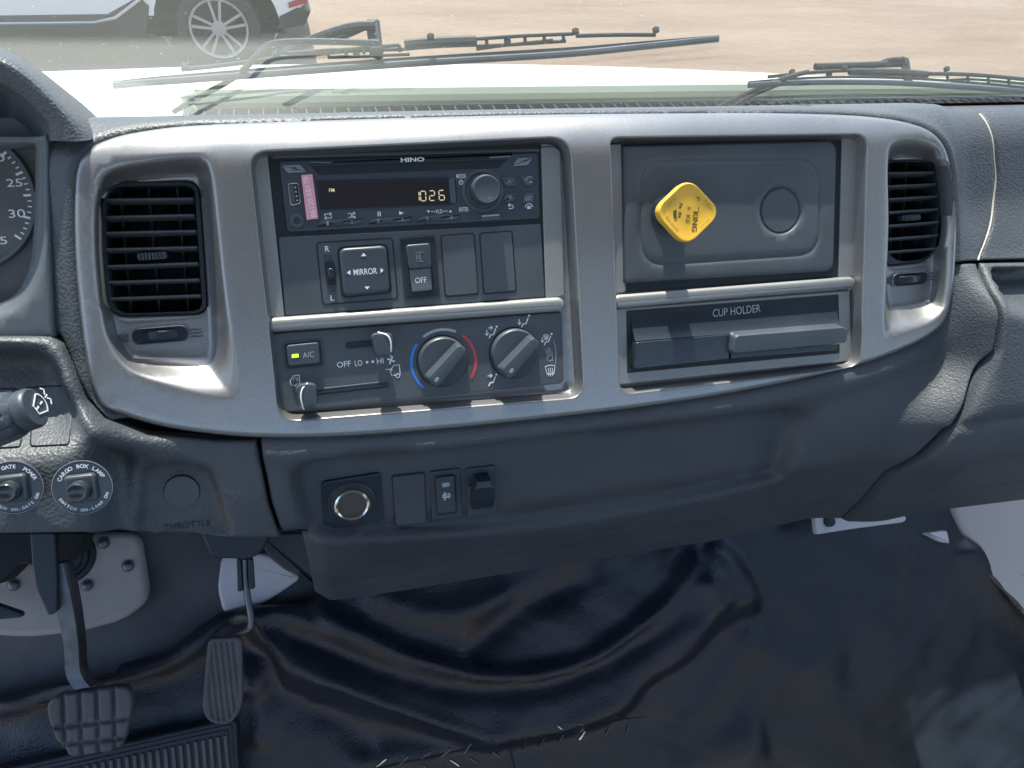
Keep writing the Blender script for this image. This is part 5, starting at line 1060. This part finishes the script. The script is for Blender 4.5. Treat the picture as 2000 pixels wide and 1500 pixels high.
# ribbed mat
rm = thing('ribbed_rubber_mat', 'ribbed black rubber mat under the two pedals, bottom left corner', 'floor mat', TOE.wp(300, 1480, .03))
WM_ = .030; mo = rc(T([(-120, 1530), (60, 1490), (462, 1402), (474, 1640), (-120, 1640)], WM_), [.01, .001, .010, .001, .001]); MB().prism(mo, -.01, WM_, .003, TOE).build('mat_sheet', M_['rubber_dark'], rm)
mb = MB()
for off in (.006, .0115): 
    a = offs(ccw(resamp(mo, .02)), off); b = offs(ccw(resamp(mo, .02)), off+.0028); zt = lambda P, w: TOE.world(np.column_stack([P, np.full(len(P), w)])); mb.loft([zt(a, WM_-.0005), zt(a, WM_+.002), zt(b, WM_+.002), zt(b, WM_-.0005)], False, False)
mb.build('border_ridge', M_['rubber_dark'], rm)
mb = MB(); tl, tr = TOE.at(60, 1512, WM_), TOE.at(440, 1430, WM_)
for i in range(26):
    t = i/25; x = tl[0]*(1-t)+tr[0]*t; yt = tl[1]*(1-t)+tr[1]*t-.003; mb.prism(np.array([[x-.0022, yt-.14], [x+.0022, yt-.14], [x+.0022, yt], [x-.0022, yt]]), WM_-.0005, WM_+.0032, .0010, TOE)
mb.build('ribs', M_['rubber'], rm)
# right side: white kick panel, painted strip under the glovebox
SIDE = Frame((.86, 0, 1.0), (0, 1, 0), (0, 0, 1))
kk = thing('kick_panel', 'white painted metal side of the passenger footwell with a dirty lower edge', 'kick panel', TOE.wp(1980, 1080, 0))
KP = Frame(TOE.wp(1900, 1060, .006), TOE.wp(2100, 1120, .12)-TOE.wp(1900, 1060, .006), (.15, .3, 1))
pp = [KP.at(x, y, 0) for x, y in ((1852, 960), (1856, 1005), (1846, 1030), (1848, 1058), (1868, 1072), (1900, 1090), (1940, 1130), (2000, 1195), (2120, 1330), (2400, 1400), (2400, 900), (1852, 900))]
MB().prism(np.array(pp), -.004, 0, .001, KP).build('side_sheet', M_['kick'], kk)
mb = MB(); e_ = [KP.wp(x, y, .0015) for x, y in ((1850, 1010), (1848, 1035), (1856, 1062), (1880, 1078), (1912, 1102), (1950, 1142), (2000, 1196), (2110, 1320))]; mb.tube(spl(e_, False, 4), [.003+.0015*math.sin(i*1.7) for i in range(29)], 6).build('dirty_seam', mat('dirt_sealant', (.10, .09, .075), .8, var=(200, .5)), kk)
PRI('painted_tab', [(1810, 1042), (1850, 1036), (1856, 1062), (1838, 1058)], .0, .012, M_['kick'], kk, r=.002, bev=.002, fr=TOE)
us_ = thing('painted_rail', 'short white painted rail with a dark bolt, just under the glovebox edge', 'rail', TOE.wp(1680, 1030, .05))
PRI('rail_strip', [(1592, 1010), (1596, 1044), (1660, 1034), (1766, 1020), (1772, 1013), (1764, 1004), (1640, 1000)], .04, .05, M_['kick'], us_, r=.003, bev=.002, fr=TOE)
MB().lathe(TOE.wp(1618, 1018, .05), TOE.ez, [(.009, 0), (.008, .006), (.0001, .007)], 24).build('bolt', M_['rubber_dark'], us_)

# ---- pedals
BPF = Frame(CAM+ray(180, 1400)*.90/abs(ray(180, 1400).dot(RC[:, 2])), (1, 0, .02), (0, .62, .78))
bp = thing('brake_pedal', 'grey worn brake pedal with square rubber blocks on a bent steel arm', 'pedal', BPF.o)
bpo = resamp(ccw(spl([BPF.at(x, y) for x, y in ((99, 1385), (104, 1362), (128, 1350), (185, 1342), (240, 1334), (258, 1342), (263, 1368), (256, 1410), (246, 1444), (228, 1458), (180, 1466), (150, 1469), (132, 1460), (112, 1428))], True, 5)), .003)
gvs = [np.array([BPF.at(*a), BPF.at(*b)]) for a, b in (((128, 1350), (134, 1470)), ((160, 1345), (166, 1470)), ((193, 1340), (198, 1466)), ((226, 1336), (230, 1462)), ((96, 1416), (262, 1396)), ((96, 1450), (262, 1432)))]
def h_bp(u, v):
    Q = np.column_stack([u, v]); w = np.full(len(u), .012)
    for g_ in gvs: d, _, _ = pdist(Q, g_); w = w-.0045*ss(1-(d-.0013)/.0012)*(w > .009)
    return w
relief('rubber_pad', bpo, h_bp, .0032, M_['rubber'], bp, fr=BPF, fine=[(resamp(ccw(np.array([g_[0]+n_, g_[1]+n_, g_[1]-n_, g_[0]-n_])), .004), None, .0012) for g_, n_ in zip(gvs, [np.array([.0032, 0])]*4+[np.array([0, .0032])]*2)], edge=.0035, skirt=.009)
arm = [BPF.wp(x, y, w) for x, y, w in ((112, 1100, .01), (124, 1150, .008), (138, 1205, .004), (146, 1260, 0), (150, 1312, -.002), (168, 1340, .0))]
mb = MB(); hw = [.013, .013, .0105, .0095, .0095, .0105]
rows = []
for p, h_ in zip(spl(arm, False, 4), np.interp(np.linspace(0, 5, 21), range(6), hw)): rows.append([p-BPF.ex*h_+BPF.ez*.006, p+BPF.ex*h_*.55+BPF.ez*.006, p+BPF.ex*h_*.75+BPF.ez*.003, p+BPF.ex*h_-BPF.ez*.010, p-BPF.ex*h_*.6-BPF.ez*.012])
mb.loft(rows).build('pedal_arm', M_['steel'], bp)
PRI('pivot_bracket', [(58, 1040), (108, 1040), (112, 1130), (112, 1196), (94, 1204), (70, 1150), (62, 1100)], .012, .024, M_['rubber_dark'], bp, bev=.002, fr=BPF)
APF = Frame(CAM+ray(438, 1330)*.955/abs(ray(438, 1330).dot(RC[:, 2])), (1, 0, 0), (-.03, .60, .80))
ap = thing('accelerator_pedal', 'tall narrow ribbed rubber accelerator pedal hanging from a thin bent rod', 'pedal', APF.o)
apo = resamp(ccw(rc([APF.at(x, y) for x, y in ((408, 1243), (474, 1240), (476, 1375), (452, 1412), (410, 1408), (396, 1380))], [.008, .008, .016, .012, .012, .014])), .0025); api = resamp(offs(apo, .0045), .0025)
def h_ap(u, v):
    Q = np.column_stack([u, v]); d = sdf(Q, apo); w = np.full(len(u), .008); k = np.minimum(ss((-d-.0045)/.0012), 1); x = (u-apo[:, 0].min())/(np.ptp(apo[:, 0]))
    return w-.0026*k*(.5-.5*np.cos(x*2*math.pi*8))
relief('rubber_pad', apo, h_ap, .0013, M_['rubber'], ap, fr=APF, rings=[api], edge=.002, skirt=.008)
rod = [APF.wp(x, y, w) for x, y, w in ((478, 1092, -.01), (479, 1130, -.010), (484, 1170, -.008), (490, 1205, -.006), (488, 1226, -.006), (468, 1236, -.006), (440, 1246, -.004))]
MB().tube(spl(rod, False, 5), .0042, 12).build('pedal_rod', M_['steel'], ap)
PRI('pivot_housing', [(392, 1040), (530, 1040), (512, 1078), (490, 1092), (460, 1092), (412, 1090)], -.02, .01, M_['rubber_dark'], ap, r=.003, bev=.003, fr=APF)
for pts in ([(462, 1092), (470, 1092), (474, 1155), (464, 1156)], [(484, 1092), (494, 1092), (498, 1150), (486, 1152)]): PRI('return_spring', pts, -.012, -.004, M_['rubber_dark'], ap, bev=.001, fr=APF)

# ================================================================ wipers on the windscreen
def wiper(label, spine, offs_px, yoke, claws, arms, head, loc):
    t = thing('windscreen_wiper', label, 'wiper', WSF.wp(*loc, .01), 'wipers parked on the windscreen')
    B3 = spl(np.array([WSF.wp(x, y, .018) for x, y in spine]), False, 6); n_ = len(B3)
    MB().tube(B3, [.0027]*n_, 8, flat=WSF.ez).build('blade_spine', M_['rubber_dark'], t)
    B4 = spl(np.array([WSF.wp(x, y+offs_px*min(1, .55+k*.2, .45+(len(spine)-1-k)*.3), .008) for k, (x, y) in enumerate(spine)]), False, 6); MB().tube(B4, [.0032]*n_, 8).build('rubber_blade', M_['rubber_dark'], t)
    for y_ in yoke:
        q_ = [WSF.wp(a, b, .030) for a, b in y_[0]]; MB().tube(spl(np.array(q_), False, 5), y_[1]*.8, 8).build('yoke', M_['cowl'], t)
    for (a, b) in claws: MB().lathe(WSF.wp(a, b, .024), WSF.ez, [(.0034, .002), (.0034, .0058), (.0016, .006), (.0016, .007), (.0001, .007)], 14).build('claw_pivot', M_['cowl'], t)
    for pts, r_, w_ in arms: MB().tube(spl(np.array([WSF.wp(a, b, w_) for a, b in pts]), False, 5), r_*.8, 8).build('arm', M_['cowl'], t)
    for pts in head: MB().prism(rc([WSF.at(a, b, .045) for a, b in pts], .003), .020, .050, .003, WSF).build('arm_head', M_['cowl'], t)
    return t
slots = lambda x0, x1, n, y0, y1, d: [([(x0+(x1-x0)*i/n, y0+(y1-y0)*i/n), (x0+(x1-x0)*i/n+1, y0+(y1-y0)*i/n+d)], .0022) for i in range(n+1)]
wiper('long black wiper parked right across the middle of the windscreen above the cowl', [(222, 162), (300, 153), (480, 138), (700, 121), (900, 108), (1100, 96), (1250, 84), (1403, 71)], 10,
      [([(355, 136), (440, 127), (528, 115)], .0025), ([(528, 113), (600, 108), (680, 100), (790, 96)], .0022), ([(560, 104), (680, 96), (780, 88)], .0022), ([(790, 88), (850, 83), (930, 80)], .0065), ([(930, 76), (1020, 70), (1120, 66)], .0022), ([(930, 90), (1000, 87), (1105, 80)], .0022), ([(1125, 70), (1200, 68), (1280, 68)], .0025), ([(640, 112), (700, 110), (800, 106)], .002), ([(930, 96), (990, 88), (1080, 78)], .002)]+slots(640, 780, 4, 98, 90, 9)+slots(950, 1100, 4, 76, 68, 13),
      [(362, 137), (540, 113), (697, 111), (992, 88), (1125, 69), (1282, 66), (842, 80)],
      [([(340, 218), (400, 184), (462, 148), (505, 105), (530, 86), (600, 81), (740, 84)], .0035, .012), ([(542, 112), (600, 82), (660, 60), (700, 51), (732, 50)], .0055, .042), ([(655, 78), (700, 58), (725, 46), (738, 46)], .004, .046)],
      [[(716, 44), (742, 44), (743, 70), (716, 62)]], (740, 80))
wiper('shorter black wiper at the right of the windscreen, its arm head above the passenger vent', [(1462, 161), (1530, 155), (1620, 151), (1750, 152), (1880, 160), (2010, 172), (2150, 188)], 10,
      [([(1500, 150), (1580, 142), (1650, 138), (1740, 140)], .0026), ([(1660, 140), (1760, 142), (1810, 146)], .0055), ([(1810, 144), (1900, 146), (2030, 158), (2140, 172)], .003), ([(1850, 156), (1920, 156), (2060, 170)], .002)]+slots(1850, 2050, 5, 145, 160, 12),
      [(1548, 147), (1650, 138), (1620, 152), (1850, 141)],
      [([(1398, 212), (1460, 182), (1535, 152), (1580, 140)], .0035, .012), ([(1425, 212), (1480, 182), (1540, 158)], .0028, .012), ([(1592, 130), (1660, 128), (1768, 124)], .005, .042), ([(1712, 128), (1735, 118), (1765, 116)], .004, .046)],
      [[(1760, 117), (1776, 118), (1778, 130), (1760, 132)]], (1768, 130))

# ================================================================ the parked car
def car():
    Y = 6.2
    for _ in range(30):
        F_ = Frame((0, Y, 0), (1, 0, 0), (0, 0, 1)); z_ = F_.at(428, 55)[1]; Y += (z_-.31)*2.5
    F_ = Frame((0, Y, 0), (1, 0, 0), (0, 0, 1)); xc = F_.at(428, 55)[0]; K = F_.scale(428, 55)
    t = thing('parked_car', 'pale silver car parked side on across the dirt lot, rear wheel in view', 'car', (xc-1.2, Y+.9, 0))
    arch = lambda cx, r: [(cx+r*math.cos(rad(a)), (.31)+r*math.sin(rad(a))) for a in range(200, -21, -12)]
    rear = F_.at(606, 10)[0]-xc; b = .30
    prof = [(-3.75, .42)]+[(x, z_) for x, z_ in arch(-2.8, .40)]+[(-2.3, b), (-.75, b+.02), (-.46, .34)]+[(x, z_) for x, z_ in arch(0, .40)]+[(.46, .32), (rear-.1, .42), (rear, .52), (rear-.03, 1.0), (rear-.25, 1.12), (-.35, 1.5), (-1.9, 1.48), (-2.75, 1.05), (-3.5, .92), (-3.78, .7)]
    P = np.array(prof); P[:, 0] += xc; Fr = Frame((0, Y, 0), (1, 0, 0), (0, 0, 1))
    def q(L): A_ = np.array(L, float); A_[:, 0] += xc; return A_
    MB().prism(ccw(P), -1.75, 0, .05, Fr).build('body', M_['carpaint'], t)
    win = q([(-.5, 1.40), (-1.8, 1.40), (-2.35, 1.02), (-.1, 1.04)]); MB().prism(ccw(win), -.01, .004, 0, Fr).build('side_window', M_['carglass'], t)
    MB().prism(ccw(q([(-2.3, .24), (-2.3, .36), (-.75, .40), (-.52, .52), (-.46, .46), (-.52, .24)])), -.1, .012, .01, Fr).build('sill_cladding', M_['carblack'], t)
    MB().tube(Fr.world(np.column_stack([q([(-2.25, .315), (-.85, .345), (-.70, .38), (-.46, .54)]), [.02]*4])), .014, 8).build('bright_strip', M_['chrome'], t)
    MB().prism(ccw(q([(.42, .30), (rear-.05, .34), (rear+.0, .44), (rear-.1, .46), (.45, .40)])), -1.6, .012, .01, Fr).build('bumper_skirt', M_['carblack'], t)
    MB().prism(ccw(q([(rear-.16, .46), (rear-.02, .50), (rear-.02, .54), (rear-.16, .50)])), -.05, .016, .004, Fr).build('rear_reflector', M_['reflector'], t)
    MB().prism(ccw(q([(-3.6, .2), (rear-.2, .2), (rear-.2, .75), (-3.6, .75)])), -1.6, -.28, 0, Fr).build('underbody', M_['carblack'], t)
    for cx in (0, -2.8):
        o = np.array([xc+cx, Y-.03, .31]); ax = np.array([0, -1., 0])
        wh = MB().lathe(o, ax, [(.2, -.24), (.30, -.22), (.31, -.16), (.31, -.06), (.297, -.01), (.235, .0), (.214, -.015), (.214, -.2)], 56).build('wheel', M_['tyre'], t)
        MB().lathe(o, ax, [(.214, -.012), (.210, .002), (.196, -.004), (.194, -.04)], 56, False).build('rim', M_['alloy'], wh)
        MB().lathe(o, ax, [(.2, -.16), (.0001, -.16)], 40).build('brake_disc', M_['carblack'], wh)
        mb = MB()
        for k_ in range(5):
            a = rad(72*k_+20); d = np.array([math.cos(a), 0, math.sin(a)]); nn = np.array([-math.sin(a), 0, math.cos(a)])
            for s_ in (-1, 1): mb.loft([[o+d*r_+nn*(s_*(.006+r_*.17)-h2)+ax*w_ for h2, w_ in ((-.010, -.03), (.010, -.03), (.010, -.012), (-.010, -.012))] for r_ in (.05, .20)])
        mb.lathe(o, ax, [(.06, -.04), (.055, -.008), (.0001, -.004)], 24); mb.build('spokes', M_['alloy'], wh)
car()
